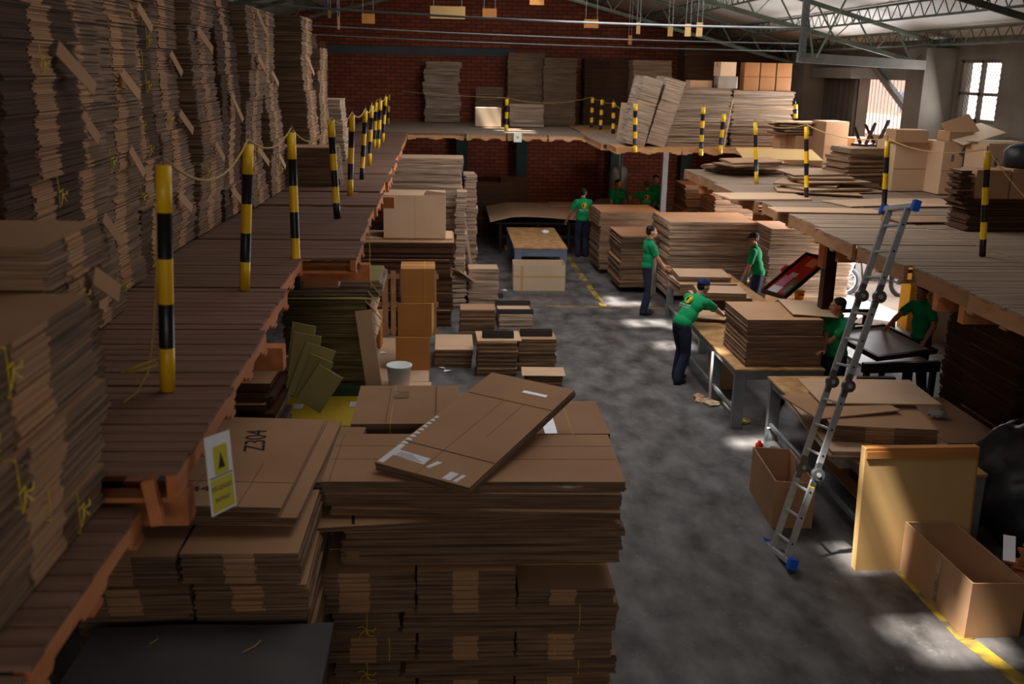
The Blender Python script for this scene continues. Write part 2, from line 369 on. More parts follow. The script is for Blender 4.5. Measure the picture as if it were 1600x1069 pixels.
# roof trusses across the hall and lattice purlins along it
def lattice(bm, A, B, A2, B2, n, r):
    tube(bm, [A, B], r*1.6, 6); tube(bm, [A2, B2], r*1.6, 6)
    A, B, A2, B2 = map(Vector, (A, B, A2, B2)); pts = []
    for i in range(n+1): pts.append((A.lerp(B, i/n) if i % 2 else A2.lerp(B2, i/n)))
    tube(bm, pts, r*.8, 5)
for k, ty in enumerate((5.2, 11.8, 18.3, 24.9)):
    t = empty('roof_truss', (1.0, ty, 7.3), 0, ['green-grey lattice roof truss nearest the first striped post', 'green-grey lattice roof truss crossing above the work tables',
        'green-grey lattice roof truss ending on the concrete column by the mesh window', 'green-grey lattice roof truss ending beyond the upper doorway'][k], 'roof truss', 'roof trusses')
    for s, xe in ((-1, XL), (1, XR)):
        bm = bmesh.new(); z0, z1 = roofz(1.0)-.18, roofz(xe)-.18
        lattice(bm, (0, 0, z0-7.3), (xe-1.0, 0, z1-7.3), (0, 0, z0-.62-7.3), (xe-1.0, 0, z1-.42-7.3), 22, .028)
        obj('rafter', bm, TRUSS, t)
for i, px_ in enumerate([-5.2, -3.6, -2.0, -.4, 1.0, 2.6, 4.2, 5.8, 7.4, 8.7]):
    bm = bmesh.new(); z = roofz(px_)-.03; lattice(bm, (px_, YF, z), (px_, YB, z), (px_, YF, z-.24), (px_, YB, z-.24), 170, .013)
    setp(obj('roof_purlin', bm, TRUSS), f"thin zigzag lattice purlin running along the roof, {ORD[i]} counted from the bundle wall".replace('lowest', 'first'), 'purlin', 'lattice purlins under the roof')
# back wall band, piers
b0 = PY(650, 86, YB-.1).z; b1 = PY(650, 73, YB-.1).z
struct('trim_1', BM((XL, 2.0, YB-.06, YB, b0, b1)), BAND)
for i, px in enumerate((722, 815, 962, 1072)):
    x = PY(px, 260, YB-.3).x; struct('pillar_back', BM((x-.17, x+.17, YB-.34, YB, 0, ZL-.3)), DGREEN)
# concrete columns, edge beam, doorway leaf, grille
for y0, y1, z0 in ((18.08, 18.8, ZR+.01), (24.35, 25.3, 0)): struct('column', BM((XR-.6, XR, y0, y1, z0, 5.2)), CONC)
struct('beam_edge', BM((XR-.45, XR-.05, 18.8, 25.6, 4.63, 4.86)), mat('beam_grey', (92, 88, 82), (104, 100, 94), (2, 2, 2)))
d1 = empty('door_1', (XR-.02, 23.3, 3.2)); d1['kind'] = 'structure'
bm = bmesh.new()
y = 22.4
for i in range(12): box(bm, XR-.1+(.03 if i % 2 else 0), XR-.03, y+i*.165, y+i*.165+.165, 2.87, 4.6, 0, Matrix.Translation((-XR+.02, -23.3, -3.2)))
obj('door_leaf', bm, mat('dark_door_sheet', (62, 56, 52), (76, 70, 64), (2, 2, 2)), d1)
bm = bmesh.new()
for i in range(20): tube(bm, [(XR+.3, 18.95+i*.18, 3.2), (XR+.3, 18.95+i*.18, 4.62)], .018, 6)
struct('door_1_grille', bm, mat('white_bars', (226, 224, 222)))
wf = struct('window_1', BM((XR+.05, XR+.12, 16.6, 16.66, 3.95, 5.0), (XR+.05, XR+.12, 17.94, 18.0, 3.95, 5.0), (XR+.05, XR+.12, 17.27, 17.33, 3.95, 5.0), (XR+.05, XR+.12, 16.6, 18.0, 4.4, 4.45), (XR+.05, XR+.12, 16.6, 18.0, 4.95, 5.0), (XR+.05, XR+.12, 16.6, 18.0, 3.95, 4.0)), CONC)
bm = bmesh.new()
for i in range(-11, 20):
    for s in (-1, 1):
        a = 16.6+i*.1; y0_, z0_, y1_, z1_ = a, 3.95, a+s*1.05, 5.0
        p, q = Vector((XR+.16, y0_, z0_)), Vector((XR+.16, y1_, z1_)); 
        for e, f in ((p, q), (q, p)):
            if e.y < 16.6: e.xyz = e.lerp(f, (16.6-e.y)/(f.y-e.y)) if f.y > 16.6 else e
            if e.y > 18.0: e.xyz = e.lerp(f, (18.0-e.y)/(f.y-e.y)) if f.y < 18.0 else e
        if 16.59 <= p.y <= 18.01 and 16.59 <= q.y <= 18.01 and (p-q).length > .05: tube(bm, [p, q], .006, 4)
struct('window_1_mesh', bm, mat('galvanised_wire', (190, 190, 190)), wf)
# outdoors: yard and the house across it
struct('ground_outside', BM((XR+.0, 24, 6, 44, -.1, -.01)), OUTG)
HB = empty('house', (17, 27, 0), 0, 'pink rendered house across the yard, seen through the upper doorway', 'house')
bm = BM((0, .3, -17, 17, 0, 7)); obj('wall', bm, PINK, HB)
for i, (yy, zz) in enumerate([(7.6, 3.5), (9.2, 3.5)]):
    bm = BM((-.06, 0, yy, yy+1.3, zz, zz+.62)); o = obj('window', bm, mat('blue_grey_panes', (70, 84, 120)), HB)
    obj('window_frame', BM((-.1, -.06, yy-.06, yy, zz-.06, zz+.68), (-.1, -.06, yy+1.3, yy+1.36, zz-.06, zz+.68), (-.1, -.06, yy+.62, yy+.68, zz, zz+.62), (-.1, -.06, yy, yy+1.3, zz+.3, zz+.34)), WHITE, o)
obj('white_wall_bay', BM((-.08, 0, 2.6, 7.0, 0, 7)), mat('white_render', (226, 224, 222)), HB); obj('plinth_band', BM((-.2, 0, 7, 17, 2.5, 3.25)), mat('cream_render', (236, 222, 200)), HB)
# painted floor lines
YLN = mat('worn_yellow_floor_paint', (176, 146, 52), (96, 88, 66), (3, 3, 3), det=8, sharp=(.44, .58), rough=.6)
def floor_line(name, pts, wd):
    bm = bmesh.new()
    P = [Vector((p[0], p[1], .004)) for p in pts]
    for a, b in zip(P, P[1:]):
        d = (b-a).normalized(); n = Vector((-d.y, d.x, 0))*wd/2; f = bm.faces.new([bm.verts.new(q) for q in (a-n, b-n, b+n, a+n)])
    bmesh.ops.recalc_face_normals(bm, faces=bm.faces[:]); struct(name, bm, YLN)
floor_line('floor_line', [PZ(887, 402, 0), PZ(945, 481, 0)], .13)
floor_line('floor_line_across', [PZ(560, 472, 0), PZ(1180, 485, 0)], .07)
floor_line('floor_line_near', [PZ(1410, 893, 0), PZ(1510, 1000, 0), PZ(1640, 1100, 0)], .16)
# ------------------------------------------------------------------ galleries made of pallets
def stringer_bm(L, w, h, ax):
    """notched board along ax ('x' or 'y'), centred, top at z=0"""
    bm = bmesh.new(); a = L/2; n = h*.3
    prof = [(-a, -h), (-a*.72, -h), (-a*.68, -h+n), (-a*.25, -h+n), (-a*.2, -h), (a*.2, -h), (a*.25, -h+n), (a*.68, -h+n), (a*.72, -h), (a, -h), (a, 0), (-a, 0)]
    f = []
    for s in (-w/2, w/2):
        f.append([bm.verts.new((s, p, z) if ax == 'y' else (p, s, z)) for p, z in prof])
    N = len(prof)
    for k in range(N): bm.faces.new((f[0][k], f[0][(k+1) % N], f[1][(k+1) % N], f[1][k]))
    # fan the two sides in convex pieces
    for r in f:
        for q in ((0, 1, 2, 11), (2, 3, 10, 11), (3, 4, 5, 6, 10), (6, 7, 10), (7, 8, 9, 10)): bm.faces.new([r[i] for i in q])
    bmesh.ops.recalc_face_normals(bm, faces=bm.faces[:]); return bm
def pallet(x0, x1, y0, y1, zt, label, group, top=DECKT, side=WOODO, ns=11, ax='y', h=.14, gap=.012, tilt=0, kind=None, name='wooden_pallet', plain=False):
    cx, cy = (x0+x1)/2, (y0+y1)/2; w, d = x1-x0, y1-y0
    t = empty(name, (cx, cy, zt), tilt, label, 'pallet', group)
    L, Wd = (d, w) if ax == 'y' else (w, d)
    bm = bmesh.new(); st = L/ns
    for i in range(ns):
        a = -L/2+i*st+gap/2; b = a+st-gap; e0, e1 = -Wd/2+rnd(0, .012), Wd/2-rnd(0, .012); z = rnd(-.004, 0)
        if ax == 'y': box(bm, e0, e1, a, b, -.022, z)
        else: box(bm, a, b, e0, e1, -.022, z)
    obj('deck_slats', bm, top, t)
    for k, q in enumerate((-Wd/2+.03, 0, Wd/2-.03)):
        s = obj('stringer', BM((-.022, .022, -L/2+.004, L/2-.004, -(h-.045), 0)) if plain else stringer_bm(L-.01, .045, h-.045, ax), side, t)
        s.location = (q, 0, -.022) if ax == 'y' else (0, q, -.022)
    bm = bmesh.new()
    for q in (-L/2+.06, 0, L/2-.06):
        if ax == 'y': box(bm, -Wd/2, Wd/2, q-.05, q+.05, -h, -h+.02)
        else: box(bm, q-.05, q+.05, -Wd/2, Wd/2, -h, -h+.02)
    obj('bottom_slats', bm, side, t)
    return t
random.seed(4)
# gallery by the bundle wall
rows = [(1.45, 2.6, -1.2, 2.99), (2.62, 3.72, -1.2, 3.0), (3.76, 4.86, -1.06, ZL), (4.88, 5.98, -1.09, ZL), (6.0, 7.16, -1.14, ZL), (7.2, 8.38, -1.2, ZL), (7.0, 8.4, 0, 0)]
rows = rows[:-1]+[(8.42, 9.3, -.76, ZL-.01), (9.34, 10.5, -.8, ZL), (10.52, 11.7, -.83, ZL-.02), (11.72, 12.9, -.8, ZL), (12.92, 14.1, -.84, ZL+.02), (14.12, 15.2, -.8, ZL), (15.22, 16.4, -.86, ZL+.01),
        (16.42, 17.6, -.84, ZL), (17.62, 18.9, -.88, ZL), (18.92, 20.2, -.86, ZL+.01), (20.22, 21.5, -.9, ZL), (21.52, 22.8, -.9, ZL), (22.82, 24.1, -.92, ZL), (24.12, 25.4, -.95, ZL)]
for i, (a, b, xe, z) in enumerate(rows):
    w_ = 1.5 if i < 5 else 1.75
    pallet(xe-w_, xe, a, b, z, f"worn brown slatted pallet in the post-lined gallery edge, {ORD[min(i, 18)]} from the near end".replace('lowest', 'first') if i < 19 else ['worn brown slatted pallet in the gallery edge, last but one before the far landing', 'worn brown slatted pallet in the gallery edge meeting the far landing'][i-19],
           'pallets decking the post-lined gallery', ns=10)
struct('floor_gallery', BM((XL, -2.5, YF, YB, ZL-.16, ZL-.02)), DECKT)
struct('floor_landing', BM((-2.5, 3.5, 25.5, YB, ZL-.14, ZL-.02)), WOODG)
pallet(-.95, .45, 25.1, 25.9, ZL-.03, 'dark slatted pallet at the corner of the far landing', 'pallets of the far landing', ax='x', side=WOODP)
for i in range(3): pallet(.5+i*1.02, 1.48+i*1.02, 25.0, 25.9, ZL-.02, f"pale edge pallet of the far landing, {['beside the dark corner pallet', 'below the white plastic box', 'nearest the leaning sheets'][i]}", 'pallets of the far landing', ax='x', top=WOODG, side=WOODP)
bm = bmesh.new()
struct('beam_gallery', BM((-1.5, -1.36, 3.9, 25.4, ZL-.34, ZL-.15)), WOODO)
for i, yy in enumerate((3.95, 6.15, 8.9, 13.7)):
    o = obj('joist_end', BM((-2.4, [-1.07, -1.02, -.68, -.7][i], -.06, .06, -.3, -.15)), WOODO); o.location = (0, yy, ZL-.0)
    setp(o, ['orange joist end under the gallery beside the yellow notice', 'orange bolted joist end under the gallery above the leaning box piles', 'orange joist end under the gallery by the big kraft carton', 'orange joist end below the gallery where its edge steps in'][i], 'joist', 'joist ends under the gallery')
o = obj('timber_strut', BM((-.025, .025, -.02, .02, -.17, .02)), WOODO); o.location = (-1.17, 3.738, ZL-.05); o.rotation_euler = (0, R(-8), 0)
setp(o, 'short upright orange timber block nailed to the end of the near pallet', 'timber block')
# gallery on the window side
for j in range(3):
    for i in range(10):
        y0 = 7.2+i*1.24
        pallet(4.66+j*1.42+(.06*math.sin(i*1.7) if j == 0 else 0), 6.06+j*1.42-(.35 if j == 2 and i > 7 else 0), y0, y0+1.22, ZR+rnd(-.006, .006), f"grey slatted pallet of the window-side gallery, {ORD[i]} from the near end, {['outer', 'middle', 'inner'][j]} row".replace('lowest', 'first'),
               'pallets decking the window-side gallery', top=WOODG, side=WOODW, ns=12, h=.19, plain=True)
struct('floor_gallery_window', BM((8.93, XR, YF, 18.07, ZR-.17, ZR-.01), (4.95, 8.9, YF, 7.15, ZR-.17, ZR-.01), (6.0, XR-.61, 19.62, 20.9, ZR-.17, ZR-.0)), WOODG)  # middle slab: unseen deck extension added to shade the space under the gallery
for i, (px, py) in enumerate([(1550, 440), (1500, 425)]):
    pass
for i, yy in enumerate((8.6, 9.1, 11.6, 15.0, 18.4)):
    o = obj('joist_end', BM((4.72, 8.9, yy-.05, yy+.05, ZR-.33, ZR-.172)), WOODO)
    setp(o, f"timber joist under the window-side gallery, {ORD[i]} from the near end".replace('lowest', 'first'), 'joist', 'joists under the window-side gallery')
for i in range(4):
    x0 = 3.55+i*1.42
    pallet(x0, x0+1.4, 21.0, 22.1, ZL+.02, f"pale open-sided pallet under the tall sheet stacks, {['at the corner with the leaning packs', 'second along', 'third along', 'fourth along by the concrete column'][i]}", 'pale pallets under the tall sheet stacks', top=WOODP, side=WOODP, ax='x')
struct('floor_gallery_far', BM((3.55, XR, 22.1, YB, ZL-.12, ZL+.0)), WOODP)
for i in range(4):
    pallet(3.42, 4.3, 22.2+i*1.0, 23.15+i*1.0, ZL+.005, f"pale edge pallet of the far gallery corner, {['first', 'second', 'third', 'fourth'][i]} along toward the brick wall", 'edge pallets of the far gallery corner', top=WOODG, side=WOODP, ns=7)
# steel columns carrying the galleries
cb = empty('steel_column', (5.35, 13.4, 0), 0, 'dark maroon steel column rising behind the tall pile of folded boxes', 'column')
obj('shaft', BM((-.08, .08, -.08, .08, 0, ZR-.33)), MAROON, cb); obj('base_plate', bevel(BM((-.16, .16, -.16, .16, 0, .015)), .003), MAROON, cb)
obj('timber_pad', BM((-.13, -.085, -.1, .1, ZR-.75, ZR-.36)), WOODO, cb)
for i, (px, yy, zt) in enumerate(((1038, 22.75, ZL-.15), (968, 29.95, ZL-.15))):
    x = PY(px, 280, yy).x; o = empty('steel_column', (x, yy, 0), 0, ['slim grey steel column beside the red and yellow post', 'slim grey steel column rising behind the grey tank'][i], 'column')
    obj('shaft', BM((-.06, .06, -.06, .06, 0, zt)), GREY, o); obj('base_plate', BM((-.12, .12, -.12, .12, 0, .015)), GREY, o)
for i, (x, y) in enumerate([(-2.4, 11.6), (-2.4, 20.4)]): struct('column_gallery', BM((x-.06, x+.06, y-.06, y+.06, 0, ZL-.34)), WOODO)
# ------------------------------------------------------------------ the wall of tied bundles on the gallery
random.seed(11)
def column(y0, y1, xf, z0, z1, desc, h=.165, d=.8, lean=0, mats=KM, seed=0, tags=(), layers=13, knots=.3, off=.022, grp='tied bundles walled up on the gallery'):
    n = max(1, round((z1-z0)/h)); w = y1-y0-.08; rs = random.Random(desc)
    out = stack(xf, (y0+y1)/2, w, d, z0, z1, PI/2, n, desc, cat='cardboard bundle', name='cardboard_bundle', mats=mats, group=grp, layers=layers, mid=True, jit=.012, off=off*.6, turn=.018, seed=seed, what='bundle', varn=4)
    wob = rs.uniform(0, 6)
    for i, o in enumerate(out):
        o.location.x += lean*i+.035*math.sin(i*.55+wob); o.location.y += .015*math.sin(i*.4+wob*2)
        hh = (z1-z0)/n
        if rs.random() < knots:
            tx = rs.uniform(-.38, .38)*w; twine_on(o, w, d, hh-.008, tx)
            if rs.random() < .7: knot_on(o, w, d, hh, tx, rs.uniform(.05, .1))
        if i in tags: tag_on(o, w, d, hh, rs.uniform(-.3, .3)*w, hh*.8, L=rs.uniform(.2, .34), tilt=rs.uniform(-1.0, -.5), col=KRAFT)
    return out
KM2 = [KRAFT, EDGED, MID]; 
column(2.62, 3.78, -1.36, ZL-.11, 3.86, 'bundle column at the near pallet step', h=.18, tags=(), layers=9, knots=.9, d=.5)
column(3.8, 4.55, -1.55, ZL+.02, 4.02, 'bundle column beside the loose rope end', h=.18, tags=(3,), layers=10, knots=.6, d=.43)
column(2.4, 3.4, -1.9, ZL-.11, 5.6, 'big brown string-tied column before the near pallet step', h=.26, layers=10, knots=.9, mats=[KRAFT, EDGED, MID])
column(3.5, 4.5, -2.02, ZL+.02, 6.0, 'dark column with vertical yellow strings', h=.2, layers=12, knots=.8, mats=[KRAFT, EDGED, EDGED])
names = ['column behind the nearest striped post', 'second column beyond the dark stringed one', 'column with three hanging cards', 'column whose twine knots line up', 'column level with the second striped post',
         'column of narrow reddish bundles', 'column with a card near its foot', 'stepped column under the truss', 'last column before the gap']
ys = [4.55, 5.6, 6.5, 7.45, 8.35, 9.25, 10.2, 11.2, 12.2, 13.2]
xf = [-1.98, -2.08, -2.2, -2.3, -2.3, -2.25, -2.2, -2.15, -2.1]
zt = [6.1, 6.1, 6.0, 5.95, 5.8, 5.7, 5.55, 5.3, 5.3]
tg = [(2, 9, 12), (3, 7), (5, 8, 13), (11,), (2, 6, 9), (4, 10), (1, 7), (3, 9, 12), (2, 8)]
for i in range(9):
    column(ys[i], ys[i+1], xf[i], ZL+.02, zt[i], names[i], seed=i, tags=tg[i], knots=1.0 if i == 3 else .22, layers=14, mats=KM if i % 3 else KM2, lean=[.004, -.006, .003, 0, -.004, .004, -.003, .002, -.003][i])
column(13.3, 13.9, -1.42, ZL+.02, 3.66, 'low bundle stack beside the fourth striped post', h=.13, knots=.1, d=.95, layers=12, mats=KE)
column(14.6, 15.7, -1.98, ZL+.02, 5.35, 'column just past the gap', knots=.3, tags=(9,), d=1.0)
column(15.75, 16.9, -2.0, ZL+.02, 4.95, 'column after the gap with a pale corner', knots=.2, d=1.0, lean=.012)
column(17.2, 18.1, -1.72, ZL+.02, 4.15, 'low pale column before the far brick wall', knots=.1, d=.7, mats=KL)
column(19.2, 20.3, -2.5, ZL+.02, 5.25, 'tall dark column by the bright bricks', knots=.1, d=1.2, mats=KD)
column(23.0, 24.2, -2.75, ZL+.0, 5.2, 'farthest column of the bundle wall', knots=0, d=1.2, mats=KD)
# a few loose brown cards and a box on top
for i, (px, py, x, rz) in enumerate(((436, 34, -2.3, .3),)):
    pass
# far landing stacks, against the brick wall
o = ystack(662, 718, 30.2, ZL, 96, .5, 9, 'untidy carton stack against the bright bricks', mats=KL, layers=4, jit=.03, off=.05, turn=.06, what='pack')
o = ystack(743, 786, 30.0, ZL, 136, .5, 6, 'short flat-box stack behind the sunlit box', mats=KE, layers=5, jit=.03, what='pack')
p0, p1 = PZ(741, 196, ZL), PY(783, 164, 28.4)
o = obj('cardboard_box', bevel(BM((-.36, .36, 0, .5, 0, .52)), .008), PAD); o.location = (PY(763, 180, 28.2).x, 28.2, ZL); setp(o, 'pale cardboard box in a patch of sun on the far landing', 'box')
stack(PY(820, 200, 29.6).x, 29.6, 1.05, .8, ZL, PY(818, 82, 29.6).z, 0, 9, 'taller sheet stack on the far landing', mats=KE, layers=7, jit=.02, what='pack')
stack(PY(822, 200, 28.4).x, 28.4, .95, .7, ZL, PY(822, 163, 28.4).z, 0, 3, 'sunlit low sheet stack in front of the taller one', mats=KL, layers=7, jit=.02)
stack(PY(873, 200, 29.3).x, 29.3, .95, .8, ZL, PY(871, 90, 29.3).z, 0, 8, 'dark sheet stack at the corner of the far landing', mats=KE, layers=7, jit=.02)
# far gallery corner: dim stacks and the two tall sheet stacks on pale pallets
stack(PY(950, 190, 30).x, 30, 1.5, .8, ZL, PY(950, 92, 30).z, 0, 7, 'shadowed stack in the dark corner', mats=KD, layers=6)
stack(PY(1015, 190, 26.6).x, 26.6, 1.0, .9, ZL, PY(1015, 94, 26.6).z, R(-3), 8, 'grey-sided stack behind the leaning packs', mats=[KRAFT, EDGE, EDGEL], layers=7, mid=False)
stack(PY(1140, 150, 27.8).x, 27.8, 2.6, .9, ZL, PY(1140, 72, 27.8).z, 0, 8, 'wide dark stack under the roof edge', mats=KD, layers=7)
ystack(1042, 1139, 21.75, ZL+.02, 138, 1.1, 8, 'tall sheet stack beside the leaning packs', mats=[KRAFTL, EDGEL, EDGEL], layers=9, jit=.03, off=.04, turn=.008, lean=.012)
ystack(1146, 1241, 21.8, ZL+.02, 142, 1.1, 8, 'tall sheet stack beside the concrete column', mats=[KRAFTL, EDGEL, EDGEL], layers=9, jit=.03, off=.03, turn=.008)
for i in range(2):
    o = pack('leaning_board_pack', .4, 1.2, 1.42, 3, [KRAFTL, EDGEL, EDGEL], i, mid=False, jit=.004)
    o.location = (4.0+i*.45, 21.86+i*.08, ZL+.05); o.rotation_euler = (0, R(14+i*2), 0)
    setp(o, ['outer board pack leaning on the tall sheet stack', 'inner board pack leaning on the tall sheet stack'][i], 'board pack', 'leaning board packs')
o = obj('cardboard_sheet', BM((-.3, .3, 0, .02, 0, .85)), KRAFTL); o.location = (PY(985, 180, 22.9).x, 22.9, ZL+.02); o.rotation_euler = (R(-14), R(8), 0); setp(o, 'narrow cardboard sheet stood up beside the far striped posts', 'cardboard sheet')
# boxes on top of the two tall stacks
TZ = PY(1190, 142, 21.8).z; TZ0 = PY(1090, 138, 21.75).z
SHINE = mat('taped_brown_carton', (150, 98, 52), (166, 110, 60), (3, 3, 3), rough=.35, spec=.6)
def carton(name, w, d, h, m, label, loc, rz=0, group=None, tape=True, cat='box', tm=None, rot=None, strap=None):
    o = obj(name, bevel(BM((-w/2, w/2, -d/2, d/2, 0, h)), .006, 2), m); o.location = loc; o.rotation_euler = rot or (0, 0, rz)
    setp(o, label, cat, group)
    if tape:
        bm = BM((-w/2-.0015, w/2+.0015, -.025, .025, h-.0, h+.0015), (-w/2-.002, -w/2-.0005, -.025, .025, h-.1, h+.001), (w/2+.0005, w/2+.002, -.025, .025, h-.1, h+.001)); obj('tape', bm, tm or TAPE, o)
        obj('flap_seam', BM((-w/2+.004, w/2-.004, -.0015, .0015, h, h+.0018)), INK, o)
    return o
k = 0
for r in range(2):
    for c in range(3):
        px = 1171+c*25
        carton('taped_carton', .33, .34, .29, SHINE, f"shiny taped brown carton on the tall stack, {['lower', 'upper'][r]} row, {['beside the plastic-wrapped box', 'in the middle', 'nearest the concrete column'][c]}", (PY(px, 120, 22.1).x, 22.1, TZ+r*.295), rnd(-.03, .03), 'taped brown cartons on the tall stack')
carton('wrapped_carton', .42, .36, .25, mat('plastic_wrapped_carton', (150, 134, 120), (170, 154, 140), (6, 6, 6), rough=.15, spec=.9), 'carton wrapped in shiny plastic on the tall stack', (PY(1134, 125, 22).x, 22.0, TZ0+.005))
carton('cardboard_box', .36, .36, .3, KRAFTL, 'pale carton standing on the plastic-wrapped one', (PY(1133, 105, 22).x, 22.0, TZ0+.257), .15)
carton('cardboard_box', .5, .3, .16, KRAFT, 'crumpled low box beside the plastic-wrapped carton', (PY(1093, 130, 22).x, 22.05, TZ0+.005), .1, tape=False)
# ------------------------------------------------------------------ window-side gallery: flats, boxes
def sheet(label, x, y, z, w, d, th, rz, m=KRAFTL, rx=0, ry=0, name='cardboard_sheet', group=None, cat='cardboard sheet', fold=None, n=1):
    if fold is None and n == 1:
        bm = BM((-w/2, w/2, -d/2, d/2, 0, th))
    elif n > 1:
        o = pack(name, round(w, 2), round(d, 2), th, n, [m, EDGE, MID], int(rz*10) % 3, mid=False, jit=.012); o.location = (x, y, z); o.rotation_euler = (rx, ry, rz); return setp(o, label, cat, group)
    else:                                   # one crease, the far half lifted by an angle
        bm = bmesh.new(); a = fold; N = 8; ys_ = [-d/2, 0, d/2*math.cos(a)]; zs = [0, 0, d/2*math.sin(a)]
        rows_ = []
        for yy, zz in zip(ys_, zs): rows_.append([bm.verts.new((xx, yy, zz+dz)) for dz in (0, th) for xx in (-w/2, w/2)])
        for A, B in zip(rows_, rows_[1:]):
            bm.faces.new((A[0], B[0], B[1], A[1])); bm.faces.new((A[2], A[3], B[3], B[2])); bm.faces.new((A[0], A[2], B[2], B[0])); bm.faces.new((A[1], B[1], B[3], A[3]))
        bm.faces.new((rows_[0][0], rows_[0][1], rows_[0][3], rows_[0][2])); bm.faces.new((rows_[-1][0], rows_[-1][2], rows_[-1][3], rows_[-1][1]))
    o = obj(name, bm, m); o.location = (x, y, z); o.rotation_euler = (rx, ry, rz); return setp(o, label, cat, group)
G = 'loose flats lying on the window-side gallery'
z = ZR
for i, (px, py, w, d, rz, lb) in enumerate([
    (1160, 268, 1.25, .9, .2, 'lowest flat of the heap by the gallery edge'), (1150, 263, 1.1, .8, .5, 'second flat of the heap by the gallery edge'),
    (1168, 262, 1.2, .8, -.2, 'third flat of the heap by the gallery edge'), (1140, 258, .9, .7, .8, 'fourth flat of the heap by the gallery edge'),
    (1165, 257, 1.0, .7, .35, 'fifth flat of the heap by the gallery edge'), (1172, 252, .95, .75, .05, 'topmost folded flat of the heap by the gallery edge')]):
    p = PZ(px, py, z+.02+i*.05); sheet(lb, p.x, p.y, z+.015+i*.05, w, d, .03, rz, KRAFT, rx=R((i % 3-1)*1.5), ry=R(1.5-i*.7), group=G, n=3)
p = PZ(1215, 253, z+.2); sheet('large orange-brown sheet sloping from the heap toward the boxes', p.x, p.y, z+.34, 1.5, .95, .012, -.1, KRAFTY, rx=R(8))
for i, (px, py, w, d, rz, lb) in enumerate([
    (1275, 300, 1.3, .9, -.25, 'lowest flat of the fanned heap by the second window-side post'), (1290, 294, 1.2, .8, .3, 'second flat of the fanned heap by the window-side post'),
    (1262, 287, 1.0, .75, -.5, 'third flat of the fanned heap by the window-side post'), (1297, 284, 1.1, .7, .1, 'fourth flat of the fanned heap by the window-side post'),
    (1278, 277, 1.0, .75, -.15, 'fifth flat of the fanned heap by the window-side post'), (1268, 270, .95, .85, .05, 'topmost pale flat of the fanned heap')]):
    p = PZ(px, py, z+.02+i*.045); sheet(lb, p.x, p.y, z+.015+i*.045, w, d, .028, rz, KRAFTL, rx=R((i % 3-1)*1.2), ry=R(1-i*.5), group=G, n=2)
for i, (px, py, w, d, rz, th, lb) in enumerate([
    (1190, 308, 1.3, .8, .1, .02, 'thin curled flat lying beyond the first window-side post'), (1290, 330, 1.5, .5, -.05, .012, 'long pale strip of board beside the ladder top'),
    (1360, 318, 1.2, .7, .25, .012, 'torn sheet lying behind the ladder top'), (1440, 318, 1.1, .9, .1, .012, 'pale sheet lying in front of the big cartons'),
    (1480, 318, .8, .5, -.3, .012, 'small pale sheet beside the brown divider stack'), (1430, 345, .7, .5, .1, .01, 'scrap of board near the striped post with blue clamp'), (1340, 300, .8, .5, .2, .012, 'light flat between the heap and the cartons')]):
    p = PZ(px, py, z+.01); sheet(lb, p.x, p.y, z+.012+i*.002, w, d, th, rz, KRAFTL if i != 5 else KRAFT, group=G, name='cardboard_sheet')
# big double-printed cartons standing at the back of the gallery
def bigbox(pl, pr, pyb, ptop, d, label, m=KRAFTL, seam=.45, prints=None):
    A = PZ(pl, pyb, ZR+.01); B = PZ(pr, pyb, ZR+.01); c = (A+B)/2; h = PY((pl+pr)/2, ptop, c.y).z-ZR-.01; w = (B-A).length
    o = obj('large_carton', bevel(BM((-w/2, w/2, 0, d, 0, h)), .01, 2), m); o.location = (c.x, c.y, ZR+.01); o.rotation_euler = (0, 0, math.atan2(B.y-A.y, B.x-A.x)); setp(o, label, 'box')
    obj('seam', BM((-w/2+.01, w/2-.01, -.003, -.0005, h*seam, h*seam+.012)), mat('seam_brown', (140, 112, 88)), o)
    return o, w, h
o1, w1, h1 = bigbox(1391, 1456, 299, 222, .6, 'tall plain pale carton beside the striped post with the blue clamp')
o2, w2, h2 = bigbox(1465, 1532, 304, 222, .6, 'tall pale carton printed with a grey arrow, next to the plain one')
o3, w3, h3 = bigbox(1533, 1600, 312, 224, .6, 'tall pale carton with a printed arrow pointing down behind the last post')
def arrow_print(o, x, z, s, flip, h):
    bm = bmesh.new(); y = -.004; f = -1 if flip else 1
    P = [(-.05, -.3*f), (.05, -.3*f), (.05, .1*f), (.02, .1*f), (0.0, .26*f), (-.16, .08*f), (-.05, .02*f)]
    v = [bm.verts.new((x+a*s, y, z+b*s)) for a, b in P]; f_ = bm.faces.new(v); bmesh.ops.recalc_face_normals(bm, faces=[f_])
    obj('printed_arrow', bm, INKB, o)
    obj('printed_mark', BM((x-.3*s, x-.24*s, -.004, -.001, z-.06, z+.05)), INKB, o)
arrow_print(o2, w2*.02, h2*.7, .8, False, h2); arrow_print(o3, 0, h3*.68, .8, True, h3)
